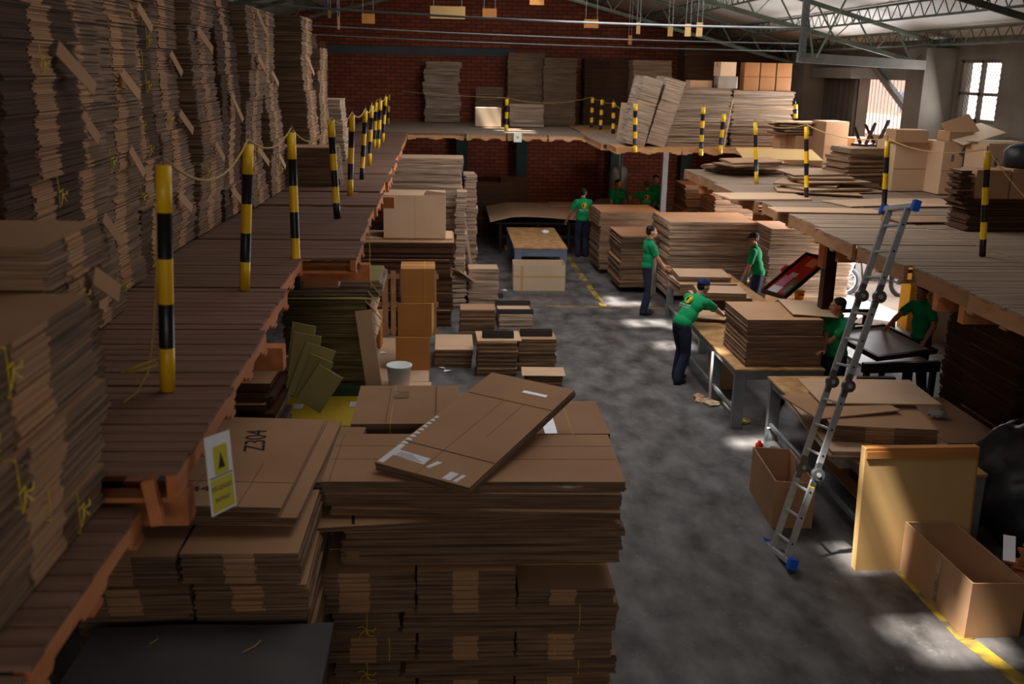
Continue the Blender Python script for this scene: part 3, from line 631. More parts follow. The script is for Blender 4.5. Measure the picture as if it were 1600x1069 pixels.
# boxes between the concrete columns
p = PZ(1270, 262, ZR)
for i, (pl, pr, yb, top, d, m, lb) in enumerate([
    (1215, 1240, 255, 190, .3, KRAFTL, 'narrow pale carton at the end of the tall sheet stack'), (1240, 1284, 258, 212, .5, KRAFT, 'brown carton under the flat pile by the concrete column'),
    (1284, 1320, 262, 190, .6, KRAFT, 'tall brown carton between the concrete column and the doorway'), (1330, 1368, 262, 216, .5, KRAFT, 'brown carton under the doorway light'), (1372, 1389, 264, 218, .4, KRAFT, 'narrow brown carton against the plain pale one')]):
    bx, bw, bh = bigbox(pl, pr, yb, top, d, lb, m)
    if i == 1: top1 = (bx.location.copy(), bh)
for i in range(4):
    sheet(f"{['lowest', 'second', 'third', 'topmost'][i]} flat of the pile capping the brown carton by the column", top1[0].x-.1+rnd(-.1, .1), top1[0].y+.25, ZR+.012+top1[1]+.02+i*.055, 1.2-.1*(i % 2), .6, .03, rnd(-.15, .15), KRAFTL, n=3, group='flat pile capping the brown carton')
sheet('wide thin sheet overhanging the flat pile by the column', top1[0].x-.1, top1[0].y+.2, ZR+.012+top1[1]+.26, 1.5, .7, .015, -.05, KRAFTL)
ystack(1326, 1388, 16.3, ZR+.01, 232, .7, 5, 'sagging flat pile between the doorway cartons and the post', mats=KE, layers=5, jit=.04, off=.05, turn=.1, rz=R(8))
# things lying on top of the big cartons
tz = ZR+.012+h2
for i, (px, w, d, h, lb, m) in enumerate([(1425, .55, .4, .2, 'small brown box on the plain pale carton', KRAFT), (1492, .42, .35, .16, 'low kraft box lying on the arrow-printed carton', KRAFT)]):
    x = PY(px, 215, 16.0).x; carton('cardboard_box', w, d, h, m, lb, (x, 16.2-.2*i, [ZR+.012+h1, tz][i]), .1*i, tape=False)
ox = o2.location
sheet('white sheet tipped up over the arrow-printed carton', PY(1520, 205, 15.9).x, 15.9, tz+.12, .8, .6, .01, .2, WHITE if False else PAD, rx=R(12), ry=R(-14))
sheet('folded flap standing up before the mesh window', PY(1512, 195, 15.95).x-.1, 16.0, tz+.22, .5, .35, .012, .1, KRAFT, rx=R(50), ry=R(-18))
sheet('white sheet lying across the two printed cartons', PY(1545, 218, 15.7).x, 15.6, tz+.03, .8, .45, .01, -.1, PAD)
# scrap wood chair-like offcuts in the doorway
bm = bmesh.new(); A = Vector((0, 0, 0))
o = empty('upturned_stool', (PY(1365, 215, 16.9).x, 16.9, ZR+.62), .3, 'dark upturned wooden stool heaped before the bright doorway', 'stool')
for k, (a, b) in enumerate([((-.15, 0, .1), (.05, .05, .45)), ((.1, 0, .1), (.3, .02, .5)), ((.2, .2, .1), (0, .25, .42)), ((-.1, .2, .1), (-.25, .22, .38))]):
    bm = bmesh.new(); bar(bm, a, b, .05, .035); obj('leg', bm, MAROON, o)
obj('seat', bevel(BM((-.22, .28, -.05, .3, 0, .1)), .01), MAROON, o)
carton('cardboard_box', .7, .6, .58, KRAFT, 'brown box carrying the upturned stool', (PY(1365, 215, 16.9).x, 17.0, ZR+.012), .1, tape=False)
carton('cardboard_box', .6, .45, .28, KRAFT, 'open brown box below the diagonal brace', (PY(1400, 200, 17.5).x, 17.6, ZR+.56), -.1, tape=False); carton('cardboard_box', .8, .6, .54, KRAFT, 'brown box supporting the one below the brace', (PY(1400, 200, 17.5).x, 17.6, ZR+.012), 0, tape=False)
# brown comb-edged divider stack by the last post
ystack(1516, 1650, 12.0, ZR+.01, 312, .5, 3, 'dark brown divider stack by the last striped post', mats=KD, layers=8, jit=.04, off=.05)
o = stack(PY(1514, 285, 12.0).x, 12.03, .13, .3, PY(1560, 312, 12.0).z+.003, PY(1500, 266, 12.0).z, 0, 3, 'notched corner pile beside the kraft box', mats=KD, layers=6, jit=.05, off=.04)
zt_ = PY(1560, 312, 12.0).z; hk = PY(1560, 267, 12.0).z-zt_
carton('cardboard_box', .44, .4, hk, KRAFT, 'kraft box on the dark divider stack', (PY(1555, 280, 12.0).x, 12.24, zt_+.002), 0, tape=False)
carton('cardboard_box', .5, .4, hk*1.05, KRAFT, 'shadowed kraft box at the end of the dark divider stack', (PY(1555, 280, 12.0).x+.49, 12.24, zt_+.002), 0, tape=False)
bm = bmesh.new(); lathe(bm, [(.24, 0), (.26, .05), (.27, .2), (.2, .27), (.05, .3)], 20); o = obj('black_bag', bm, TARP, smooth=True); o.location = (PY(1603, 250, 12.24).x, 12.24, 0); setp(o, 'black plastic bag slumped on the kraft boxes', 'bag')
o.location.z = zt_+hk*1.05+.004
# ------------------------------------------------------------------ big pile of folded boxes in the aisle
random.seed(21)
Y0 = 6.0; XA, XB = -.87, 1.16
def long_pack(x0, x1, y, z0, z1, d, n, label, mats=KE, rz=0, var=0, mid=False, group=None, jit=.012, tw=None):
    o = pack('folded_box_pack', x1-x0, d, z1-z0-.006, n, mats, var, mid=mid, jit=jit); o.location = ((x0+x1)/2, y+d/2, z0); o.rotation_euler = (0, 0, rz)
    setp(o, label, 'cardboard bundle', group)
    if tw is not None:
        w = x1-x0; h = z1-z0-.008
        for q in (tw if isinstance(tw, (list, tuple)) else [tw]): twine_on(o, w, d, h, q*w)
    return o
levels = [(0, .22, 3), (.22, .36, 2), (.36, .58, 3), (.58, .64, 3), (.64, .79, 2), (.79, .98, 3), (.98, 1.2, 2), (1.2, 1.5, 3)]
G = 'tied packs in the big aisle pile'; W = XB-XA
rown = ['ground', 'second', 'third', 'fourth', 'fifth', 'sixth', 'seventh', 'eighth']
for i, (a, b, k) in enumerate(levels):
    if k == 3:
        s = W/3
        for j in range(3):
            bb = b if not (i == 7 and j == 2) else a+.13
            o = long_pack(XA+j*s+.012-(.09 if i == 7 and j == 0 else 0), XA+(j+1)*s-.012, Y0+(.0 if i != 7 else -.06*(j < 2)), a, bb, .95, 9 if i == 7 and j < 2 else 6, f"striped-front pack in the {rown[i]} row of the aisle pile, {['end by the gallery', 'middle', 'end by the aisle'][j]}", mats=KM, mid=True, group=G, rz=rnd(-.012, .012), var=j, jit=.008)
            if i == 7:
                bm = bmesh.new(); w_ = s-.03; h_ = bb-a; tube(bm, [(-w_/2, .12-.475+.2, h_+.003), (0, .12-.475+.205, h_+.004), (w_/2, .12-.475+.2, h_+.003)], .0035, 4); obj('twine', bm, TWINE, o)
            elif j != 1: twine_on(o, s-.024, .95, bb-a-.008, rnd(-.2, .2))
    else:
        cut = XA+.1+.46
        for j, (p, q) in enumerate(((XA+.12, cut), (cut+.035, XB+.02))):
            o = long_pack(p, q, Y0+.03, a, b, .95, 9, f"plain-edged pack in the {rown[i]} row of the aisle pile, {['short one by the gallery', 'long one'][j]}", mats=KE, group=G, rz=rnd(-.008, .008))
            twine_on(o, q-p, .95, b-a-.008, (q-p)*[.0, .32][j]); 
            if j == 0: knot_on(o, q-p, .95, b-a, 0, .05, 1.2)
# top of the pile
o = long_pack(XA+.2, XB+.02, Y0+.0, 1.37+.14, 1.80, 1.0, 12, 'thick plain-edged pack under the fanned sheets of the aisle pile', mats=KE, group=G, jit=.02)
obj('tape', BM((-.9, -.82, -.503, -.5, .05, .13)), TAPE, o)
# slanted folded box, its end sticking out to the left of the pile
def folded_box(name, w, d, th, n, label, loc, rot, seams=(), m=KRAFT, mats=None, slits=(), group=None, creases=()):
    """a flattened box: layered skin plus the slit and crease lines on its top"""
    o = pack(name, w, d, th, n, mats or [m, EDGE, MID], 0, mid=False, jit=.006); o.location = loc; o.rotation_euler = rot; setp(o, label, 'folded box', group)
    for (x0, x1, y, wd) in slits: obj('slit', BM((x0, x1, y-wd/2, y+wd/2, th-.001, th+.0012)), INK, o)
    for (x, y0, y1) in creases: obj('crease', BM((x-.003, x+.003, y0, y1, th-.001, th+.0009)), mat('crease_brown', (132, 98, 72)), o)
    return o
PB = PZ(540, 860, 1.83); 
o = folded_box('folded_box', 2.02, .8, .03, 2, 'folded box lying askew, its end poking out over the gallery side of the pile', (-.02, 6.38, 1.812), (0, R(-.6), R(5.0)), slits=[(-.62, -.6, -.2, .35)], creases=[(-.6, -.39, .39)])
obj('crease', BM((-1.0, 1.0, .02, .026, .029, .031)), mat('crease_brown', (132, 98, 72)), o)
o = folded_box('folded_box', 1.9, .9, .05, 4, 'curved fanned folded boxes with open aisle-side ends', (.22, 6.45, 1.86), (R(1.0), R(.5), R(-2.5)), creases=[(-.3, -.44, .44)])
o = folded_box('folded_box', 1.95, .92, .09, 6, 'second fan of folded boxes below the top of the pile', (.2, 6.5, 1.915), (0, 0, R(-1.8)))
TP = 2.01
o = folded_box('folded_box', 2.0, .88, .07, 5, 'broad folded boxes making the flat top of the aisle pile', (.2, 6.5, TP), (0, 0, R(-1.2)), creases=[(-.95, -.43, .43)], slits=[(-.99, .99, .2, .003), (-.99, .99, -.05, .003)])
obj('tape', BM((.5, .72, -.442, -.439, .0, .05)), TAPE, o)
# second heap behind, its two tied packs
long_pack(-.74, .2, 7.3, 0, 1.78, .9, 40, 'tall pack heap standing behind the aisle pile by the gallery', mats=KE, jit=.02)
o = long_pack(-.72, .12, 7.25, 1.785, 2.06, .95, 11, 'tied pack with a shipping label under tape behind the slanting top box', mats=KE, jit=.01, tw=-.15)
obj('address_label', BM((-.13, .0, .12, .3, .273, .2755)), TAPE, o); obj('slit', BM((.22, .225, -.45, .42, .272, .2745)), INK, o); obj('slit', BM((-.16, -.155, -.45, .42, .272, .2742)), mat('crease_brown', (132, 98, 72)), o)
long_pack(.22, 1.24, 7.35, 0, 1.72, .9, 40, 'tall pack heap standing behind the aisle pile by the aisle', mats=KE, jit=.02)
o = long_pack(.3, 1.3, 7.32, 1.724, 1.94, .8, 9, 'tied pack taped across its middle, behind the aisle end of the pile', mats=KE, jit=.008, tw=.2)
obj('tape', BM((-.02, .08, -.4, -.05, .213, .2155)), TAPE, o)
# the long slanting box on top
P = [PZ(608, 724, 2.16), PZ(762, 772, 2.12), PZ(876, 603, 2.32), PZ(752, 581, 2.34)]
c = sum(P, Vector())/4; ux = ((P[1]-P[0])+(P[2]-P[3])).normalized(); uy = ((P[3]-P[0])+(P[2]-P[1])); uy = (uy-ux*uy.dot(ux)).normalized(); uz = ux.cross(uy)
W1 = ((P[1]-P[0]).length+(P[2]-P[3]).length)/2; D1 = ((P[3]-P[0]).length+(P[2]-P[1]).length)/2
o = pack('folded_box', W1, D1, .06, 5, [KRAFT, EDGE, MID], 1, mid=False, jit=.012)
o.matrix_world = Matrix.Translation(c-uz*.06) @ Matrix((ux, uy, uz)).transposed().to_4x4()
setp(o, 'long folded boxes with peeling white labels slanting across the top of the pile', 'folded box')
cr = mat('crease_brown', (132, 98, 72)); th = .0605
for y in (-D1*.29, D1*.25): obj('slit', BM((-W1/2+.01, W1/2-.01, y-.004, y+.004, th-.002, th+.001)), INK, o)
for x, a, b in ((-W1*.06, -D1/2, D1*.25), (W1*.17, -D1*.1, D1*.25)): obj('crease', BM((x-.002, x+.002, a, b, th-.002, th+.0008)), cr, o)
def paper(pts, m=WHITE, name='paper_label'):
    bm = bmesh.new(); lo = [bm.verts.new((x, y, th-.002)) for x, y in pts]; hi = [bm.verts.new((x, y, th+.0016)) for x, y in pts]
    bm.faces.new(hi); bm.faces.new(lo[::-1])
    for k in range(len(pts)): bm.faces.new((lo[k], lo[(k+1) % len(pts)], hi[(k+1) % len(pts)], hi[k]))
    bmesh.ops.recalc_face_normals(bm, faces=bm.faces[:]); return obj(name, bm, m, o)
a, b = -W1/2, -D1/2
paper([(a+.005, b+.02), (a+.05, b+.02), (a+.05, b+.14), (a+.3, b+.12), (a+.3, b+.21), (a+.05, b+.22), (a+.045, b+.3), (a+.005, b+.3)])
for k in range(9): paper([(a+.002, b+.31+k*.055), (a+.05-.002*k, b+.32+k*.055), (a+.045-.002*k, b+.34+k*.055), (a+.002, b+.35+k*.055)])
paper([(a+.33, b+.1), (a+.36, b+.1), (a+.4, b+.2), (a+.36, b+.2)]); paper([(a+.5, b+.02), (a+.56, b+.02), (a+.57, b+.12), (a+.51, b+.12)]); paper([(a+.58, b+.02), (a+.61, b+.02), (a+.625, b+.12), (a+.6, b+.12)])
obj('tape', BM((W1*.02, W1*.3, D1*.36, D1*.385, th-.001, th+.0014)), TAPE, o)
for k in range(4): obj('label_print', BM((a+.07, a+.07+.2-k*.03, b+.14+k*.017, b+.145+k*.017, th, th+.0022)), INKB, o)
# ------------------------------------------------------------------ pile beside it, under the gallery edge
XC0, XC1 = -1.46, -.8
for i, (z0, z1, x0, x1, lb) in enumerate([(1.66, 1.82, -1.43, -.79, 'lower striped-front pack of the pile under the gallery notice'), (1.86, 2.05, -1.47, -.81, 'upper striped-front pack of the pile under the gallery notice'),
    (1.64, 1.82, -2.15, -1.46, 'lower striped-front pack tucked under the orange gallery edge'), (1.86, 2.04, -2.14, -1.5, 'upper striped-front pack tucked under the orange gallery edge')]):
    long_pack(x0, x1, 5.2-.05*(i % 2), z0, z1, .88, 8, lb, mats=KM, mid=True, var=i, jit=.012, group='striped-front packs under the gallery edge', rz=rnd(-.02, .02))
for i, x in enumerate((-1.12, -1.82)):
    stack(x, 5.3, .64, 1.1, 0, 1.62, 0, 8, ['supporting heap below the striped-front packs', 'supporting heap under the orange edge'][i], mats=KE, layers=5, jit=.02, off=.01)
long_pack(-1.5, -.83, 5.3, 1.623, 1.655, 1.1, 2, 'thin folded box between the supporting heap and the striped packs', jit=.01)
CR = .075
o = folded_box('folded_box', .74, 1.6, .03, 3, 'folded box with marker writing leaning back on the gallery-side pile', (-1.29, 6.2, 2.175), (R(-1.2), R(1), R(-2.5)), creases=[(.12, -.79, -.1), (-.2, -.79, -.3)], slits=[(-.38, .38, -.42, .004)])
me = writing('marker_number', 'Z304', .2, INK, o, Matrix.Translation((-.02, .32, .0315)) @ Matrix.Rotation(R(100+0), 4, 'Z'))
writing('marker_number', '44', .12, INK, o, Matrix.Translation((-.16, -.55, .0315)) @ Matrix.Rotation(R(10), 4, 'Z'))
o = folded_box('folded_box', .8, 1.7, .05, 4, 'folded box with marker scribble under the one with marker number', (-1.22, 6.25, 2.095), (R(-.6), 0, R(-3)), creases=[(.3, -.84, .84)])
writing('marker_scribble', '2 1,44', .09, INK, o, Matrix.Translation((-.05, -.74, .0515)) @ Matrix.Rotation(R(8), 4, 'Z'))
o = folded_box('folded_box', .72, 1.05, .16, 10, 'long narrow folded-box pack along the gap beside the aisle pile', (-1.0, 6.66, 1.9), (0, 0, R(-4)))
o = stack(-1.14, 6.5, .74, .95, 0, 1.88, R(-4), 9, 'heap carrying the long narrow folded boxes', mats=KE, layers=6, jit=.02, off=.01)
# loose pieces in the gap
for i, (px, py, z_, w_, d_, r_) in enumerate([(528, 712, 1.75, .3, .35, .4), (520, 745, 1.7, .25, .35, .1), (535, 760, 1.62, .25, .3, -.2)]):
    p = PZ(px, py, z_); sheet(f"{['upper', 'middle', 'lower'][i]} loose folded scrap stuffed in the gap between the piles", p.x+.02, p.y, z_-.02, w_, d_, .03, r_, KRAFT, rx=R(6-4*i), ry=R(-5), n=2, group='scraps in the gap between the piles')
stack(-.93+.02, 7.3, .24, .6, 0, 1.55, 0, 5, 'slim heap filling the gap between the piles', mats=KE, layers=6, off=.01)
# dark dusty cover over the nearest stack
bm = bmesh.new()
o = empty('covered_stack', (-1.32, 4.35, 0), 0, 'stack with a dark grey dusty cover under the near gallery edge', 'covered stack')
bm = bmesh.new(); Nn = 14; V = []
for i in range(Nn+1):
    for j in range(Nn+1):
        x = -.66+1.34*i/Nn; y = -1.4+2.2*j/Nn; z = 1.6+.006*math.sin(x*7+y*3)+.004*math.sin(y*9)
        V.append(bm.verts.new((x, y, z)))
for i in range(Nn):
    for j in range(Nn): bm.faces.new((V[i*(Nn+1)+j], V[(i+1)*(Nn+1)+j], V[(i+1)*(Nn+1)+j+1], V[i*(Nn+1)+j+1]))
ex = bmesh.ops.extrude_face_region(bm, geom=bm.faces[:]); bmesh.ops.translate(bm, verts=[v for v in ex['geom'] if isinstance(v, bmesh.types.BMVert)], vec=(0, 0, -.05))
bmesh.ops.recalc_face_normals(bm, faces=bm.faces[:]); obj('cover', bm, DARKTOP, o)
for k, (x0, y0, x1, y1) in enumerate([(-.3, .6, -.28, .68), (.22, .5, .3, .62)]):
    bm = bmesh.new(); tube(bm, [(x0, y0, 1.612), ((x0+x1)/2+.02, (y0+y1)/2, 1.615), (x1, y1, 1.612)], .003, 4); obj('twine_scrap', bm, ROPE, o)
obj('stack_body', BM((-.62, .6, -1.35, .75, 0, 1.545)), EDGED, o)
bm = bmesh.new(); tube(bm, [(.62, -.55, 1.3), (.65, -.6, 1.45), (.6, -.5, 1.5)], .01, 5); obj('lime_strap', bm, mat('lime_strap', (190, 220, 30)), o)
# ------------------------------------------------------------------ yellow sheet, green rail, bottle, greenish stack, brown folded stack
o = stack(-1.2, 9.85, .86, .9, 0, 2.42, 0, 9, 'tall greenish sheet stack below the gallery', mats=KG, layers=9, jit=.02, off=.01, turn=.006)
sheet('pale yellowish board lying on the tall greenish stack', -1.15, 10.2, 2.43, .95, .7, .015, 0, PALEY)
stack(-1.12, 9.9, .95, .8, 2.46, 2.62, 0, 1, 'tilting top pack of the tall greenish stack', mats=[GREENB, EDGEL, EDGE], layers=8, jit=.03)
carton('cardboard_box', .34, .25, .16, KRAFT, 'small brown box beside the second striped post foot', (-1.2, 9.6, 2.63), 0, tape=False)
for i in range(6):
    sheet(f"{['lowest', 'second', 'third', 'fourth', 'fifth', 'topmost'][i]} curled board fanned off the edge of the greenish stack", -.76, 10.15, 2.1+i*.085, .16, .6, .01, .1*(i % 3), KRAFTL, ry=R(35+i*4), group='curled boards off the greenish stack')
o = sheet('pale narrow board propped upright against the greenish stack', -.66, 9.75, 1.0, .16, .02, 1.35, 0, KRAFTL, ry=R(-7)); 
stack(-1.62, 7.5, .5, .8, 0, 2.3, 0, 14, 'sagging brown folded stack under the gallery', mats=KD, layers=4, jit=.04, off=.03, turn=.05)
for i in range(5):
    sheet(f"{['innermost', 'second', 'third', 'fourth', 'outermost'][i]} greenish board slumping off the sagging brown stack", -1.28+i*.035, 8.22-i*.07, 2.0-.01*i, .2+.03*(i % 3), .015, .6-.06*i, .12*(i % 3-1), [GREENB, GREENB][i % 2], ry=R(9+i*6-5*(i % 2)), group='greenish boards slumping off the brown stack')
bm = bmesh.new()
t = empty('work_surface', (-1.2, 9.2, 0), 0, 'yellow sheet-topped low table with a dark green rail', 'table')
obj('yellow_top', BM((-.42, .42, -.42, .44, 1.46, 1.475)), YPAN, t)
obj('pale_layer', BM((-.4, .38, -.9, -.44, 1.38, 1.41)), PALEY, t); obj('pale_block', BM((.12, .34, -.95, -.5, 1.411, 1.47)), PALEY, t)
obj('rail', BM((-.55, .48, .44, .52, 1.44, 1.56)), DGREEN, t)
for sx in (-.36, .34):
    for sy in (-.85, .38): obj('leg', BM((sx, sx+.06, sy, sy+.06, 0, 1.38)), DGREEN, t)
for k, (x0, y0, w_, d_, m_, nm) in enumerate([(.26, .12, .14, .14, WHITE, 'paper_label'), (-.12, .2, .13, .08, mat('pink_paper', (226, 150, 190)), 'pink_label'), (-.32, .06, .13, .13, WHITE, 'paper_label')]):
    l = obj(nm, BM((0, w_, 0, d_, 1.476, 1.478)), m_, t); l.location = (x0, y0, 0)
    for q in range(3): obj('label_print', BM((.015, w_-.02, .02+q*.035, .027+q*.035, 1.4782, 1.479)), INKB, l)
def bottle(label, loc, h, r, m, capm, name='plastic_bottle'):
    bm = bmesh.new(); lathe(bm, [(r*.85, 0), (r, .01), (r, h*.3), (r*.94, h*.35), (r, h*.4), (r, h*.66), (r*.4, h*.86), (r*.38, h*.93)], 18); o = obj(name, bm, m, smooth=True); o.location = loc; setp(o, label, 'bottle')
    bm = bmesh.new(); lathe(bm, [(r*.42, h*.92), (r*.42, h), (r*.3, h+.002)], 14); obj('cap', bm, capm, o, True); return o
p = PY(493, 604, 9.68); bottle('clear plastic bottle standing on the green rail', (p.x, 9.68, 1.562), .2, .037, GLAZ, WHITE)
# ------------------------------------------------------------------ middle distance, gallery side
ystack(602, 722, 21.5, 0, 247, .9, 11, 'big pale sheet stack farthest under the gallery edge', mats=KL, layers=7, jit=.02, off=.03, turn=.01)
ystack(727, 745, 22.6, 0, 272, .6, 10, 'slender board stack beside the big pale one', mats=KL, layers=6, jit=.03, off=.03)
ystack(712, 728, 20.8, 0, 300, .5, 5, 'narrow board stack against the big pale one', mats=KL, layers=8, jit=.02)
o = sheet('tall board leaning on the slender board stack', PY(742, 340, 21.9).x, 21.9, .0, .05, .9, 1.9, 0, KRAFTL, ry=R(-9))
S2 = pstack(556, 706, 510, 0, 378, 1.3, 5, 'dark long-sheet stack carrying the big kraft carton', mats=KD, layers=8, jit=.02, off=.03, turn=.01)
zt2 = PY(630, 378, PZ(630, 510, 0).y).z
sheet('pale sheet lying on the dark long-sheet stack', PY(640, 376, 18.6).x, 18.9, zt2+.004, 1.6, .9, .02, 0, KRAFTL)
A = PY(599, 372, 18.4); B = PY(696, 372, 18.4); hb = PY(650, 305, 18.4).z-zt2-.03
o = carton('large_carton', B.x-A.x, .85, hb, KRAFTL, 'big kraft carton on the dark long-sheet stack', ((A.x+B.x)/2, 18.85, zt2+.027), .01, tape=False)
ww = B.x-A.x
obj('panel_seam', BM((-ww*.0, ww*.0+.004, -.427, -.424, .02, hb-.02)), cr, o)
bm = bmesh.new(); quadbox(bm, [(ww*.15, -.42, hb), (ww*.5, -.42, hb), (ww*.5, -.2, hb), (ww*.15, -.2, hb), (ww*.2, -.46, hb+.09), (ww*.5, -.44, hb+.05), (ww*.5, -.42, hb+.06), (ww*.2, -.44, hb+.1)]); obj('torn_flap', bm, KRAFTL, o)
# upright pallet against the stack
t = empty('wooden_pallet', (PZ(632, 520, 0).x, 17.55, 0), 0, 'slatted wooden pallet stood upright against the dark long-sheet stack', 'pallet'); t.rotation_euler = (R(-7), 0, 0)
Wp, Hp = 1.28, 1.16
for k, x in enumerate((-.56, -.33, -.19, -.03, .08, .22, .36, .54)): obj('slat', BM((x-.045-(.02 if k in (1, 7) else 0), x+.045, -.02, 0, 0, Hp)), WOODW if k % 3 else DECKT, t)
for z_ in (.06, .55, 1.06): obj('rail', BM((-.62, .62, .0, .05, z_-.045, z_+.045)), WOODW, t)
# brown cartons stacked on the floor sheet
sheet('large flat cardboard sheet on the floor under the brown cartons', -.78, 16.0, .004, 1.0, 2.6, .01, .02, KRAFTL); sheet('smaller cardboard sheet on the floor before the cartons', -.7, 14.45, .004, .95, .5, .01, -.04, KRAFTL)
zc = .016
for i, (pl, pr, top, bot) in enumerate([(617, 671, 537, 583), (621, 673, 500, 537), (622, 675, 460, 500)]):
    h_ = .56 if i < 2 else .5
    o = carton('brown_carton', .54, .6, .545, KRAFTO, ['bottom yellow-brown carton of the three-high column', 'middle yellow-brown carton of the three-high column', 'string-tied yellow-brown carton on top of the three-high column'][i], (-.53+.035*i+(.02 if i else 0), 15.6+.03*i, zc+i*.548), [.03, -.04, .02][i], 'three-high column of yellow-brown cartons', tm=KRAFTY)
    if i == 2:
        bm = bmesh.new(); tube(bm, [(.1, -.305, 0), (.1, -.305, .55), (.1, .305, .55), (.1, .305, 0)], .003, 4); obj('twine', bm, TWINE, o)
carton('brown_carton', .42, .4, .62, KRAFTO, 'lone brown carton standing beside the upright pallet', (PZ(578, 540, 0).x, 16.75, .004), -.05)
# bucket
bm = bmesh.new(); t = empty('plastic_bucket', (PZ(620, 603, .25).x, 14.45, .015), 0, 'white plastic bucket with its lid on, behind the tied pack', 'bucket')
lathe(bm, [(.15, 0), (.18, .3), (.19, .3), (.19, .33)], 28); obj('pail', bm, WHITE, t, True)
bm = bmesh.new(); lathe(bm, [(.2, .331), (.2, .35), (.17, .355), (.165, .35)], 28); obj('lid', bm, mat('off_white_lid', (214, 222, 216)), t, True)
# litter
for i, (px, py) in enumerate([(598, 553), (584, 556), (690, 575), (700, 580), (584, 600), (788, 454), (730, 440)]):
    p = PZ(px, py, .004); bm = bmesh.new(); v = [bm.verts.new(q) for q in ((-.06, -.03, 0), (.05, -.05, .012), (.07, .03, 0), (-.03, .05, .02))]; bm.faces.new(v)
    e = bmesh.ops.extrude_face_region(bm, geom=bm.faces[:]); bmesh.ops.translate(bm, verts=[q for q in e['geom'] if isinstance(q, bmesh.types.BMVert)], vec=(0, 0, .003))
    o = obj('paper_scrap', bm, WHITE); o.location = (p.x, p.y, .017 if i in (0, 1, 4) else .002); o.rotation_euler = (0, 0, i*1.1)
    setp(o, ['white paper scrap beside the three carton column', 'small white scrap near the lone brown carton', 'white scrap before the slotted flat stack', 'small scrap beside the slotted flat stack', 'white scrap by the propped pale board', 'tiny white scrap beside the blue-grey bench', 'bluish scrap beside the jumbled pile'][i], 'paper scrap')
# jumbled pile and the small stacks in the aisle
stack(PZ(700, 478, 0).x+.12, 19.9, .5, .6, 0, .62, .2, 6, 'jumbled pale pile at the end of the dark stack', mats=KL, layers=3, jit=.05, off=.06, turn=.25)
sheet('pale board sliding off the jumbled pile', .3, 20.0, .62, .5, .6, .02, .5, KRAFTL, ry=R(35))
def small(pl, pr, pyb, ptop, d, n, lb, mats=KL, layers=5, tray=False, **kw):
    st = pstack(pl, pr, pyb, 0, ptop, d, n, lb, mats=mats, layers=layers, jit=.012, off=.015, turn=.02, **kw); return st
TRAY = mat('dark_corner_tray', (54, 48, 46), (64, 58, 54), (3, 3, 3))
def tray(x, y, z, w, rz, label):
    bm = BM((-w/2, w/2, -.06, -.045, 0, .09), (-w/2, w/2, .045, .06, 0, .09)); box(bm, -w/2, w/2, -.045, .045, 0, .012); bmesh.ops.remove_doubles(bm, verts=bm.verts[:], dist=.0005)
    o = obj('dark_channel', bm, TRAY); o.location = (x, y, z); o.rotation_euler = (0, 0, rz); setp(o, label, 'channel strip', 'dark channel strips on the small stacks')
s = small(732, 778, 475, 420, .5, 5, 'neat flat stack nearest the dark stack end', mats=KL); zz = s[-1].location.z+.16
tray(.76, 20.6, .0, .9, .02, 'dark channel strip on the floor behind the neat flat stack')
small(719, 773, 538, 484, .45, 4, 'brown flat stack between the neat and the slotted one', mats=KE)
s = pstack(780, 832, 514, 0, 492, .95, 1, 'low pale flats with turned-up dark ends', mats=KL, layers=4)
x, y, z = s[0].location; tray(x, y-.36, z+.25, .68, 0, 'dark channel strip at the near end of the low pale flats'); tray(x, y+.36, z+.25, .68, 0, 'dark channel strip at the far end of the low pale flats')
def topz(st, h): return st[-1].location.z+h
def hof(st): return (st[1].location.z-st[0].location.z) if len(st) > 1 else st[0].dimensions.z
s = small(680, 738, 575, 548, .95, 2, 'slotted pale flat stack in front of the brown one', mats=KE); x, y = s[-1].location.x, s[-1].location.y; z = s[-1].location.z+hof(s)
sheet('pale slotted flat on top of its stack', x, y, z+.002, .62, .95, .012, 0, KRAFTL)
s = small(746, 808, 588, 535, .55, 4, 'two-tier stack with a dark channel strip on top', mats=KE); x, y = s[-1].location.x, s[-1].location.y; z = s[-1].location.z+hof(s)
sheet('pale flat capping the two-tier stack', x+.03, y+.05, z+.002, .7, .6, .012, .03, KRAFTL); tray(x+.02, y-.05, z+.018, .5, 0, 'dark channel strip on the two-tier stack')
s = small(809, 868, 580, 530, .45, 4, 'brown-edged stack beside the two-tier one', mats=KE); x, y = s[-1].location.x, s[-1].location.y; z = s[-1].location.z+hof(s); tray(x, y, z+.004, .52, 0, 'dark channel strip on the brown-edged stack')
s = small(822, 878, 608, 588, .4, 2, 'low stack nearest the slanting top box', mats=KE); x, y = s[-1].location.x, s[-1].location.y; z = s[-1].location.z+hof(s); sheet('pale flat on the low stack nearest the slanting box', x, y, z+.002, .66, .45, .012, -.04, KRAFTL)
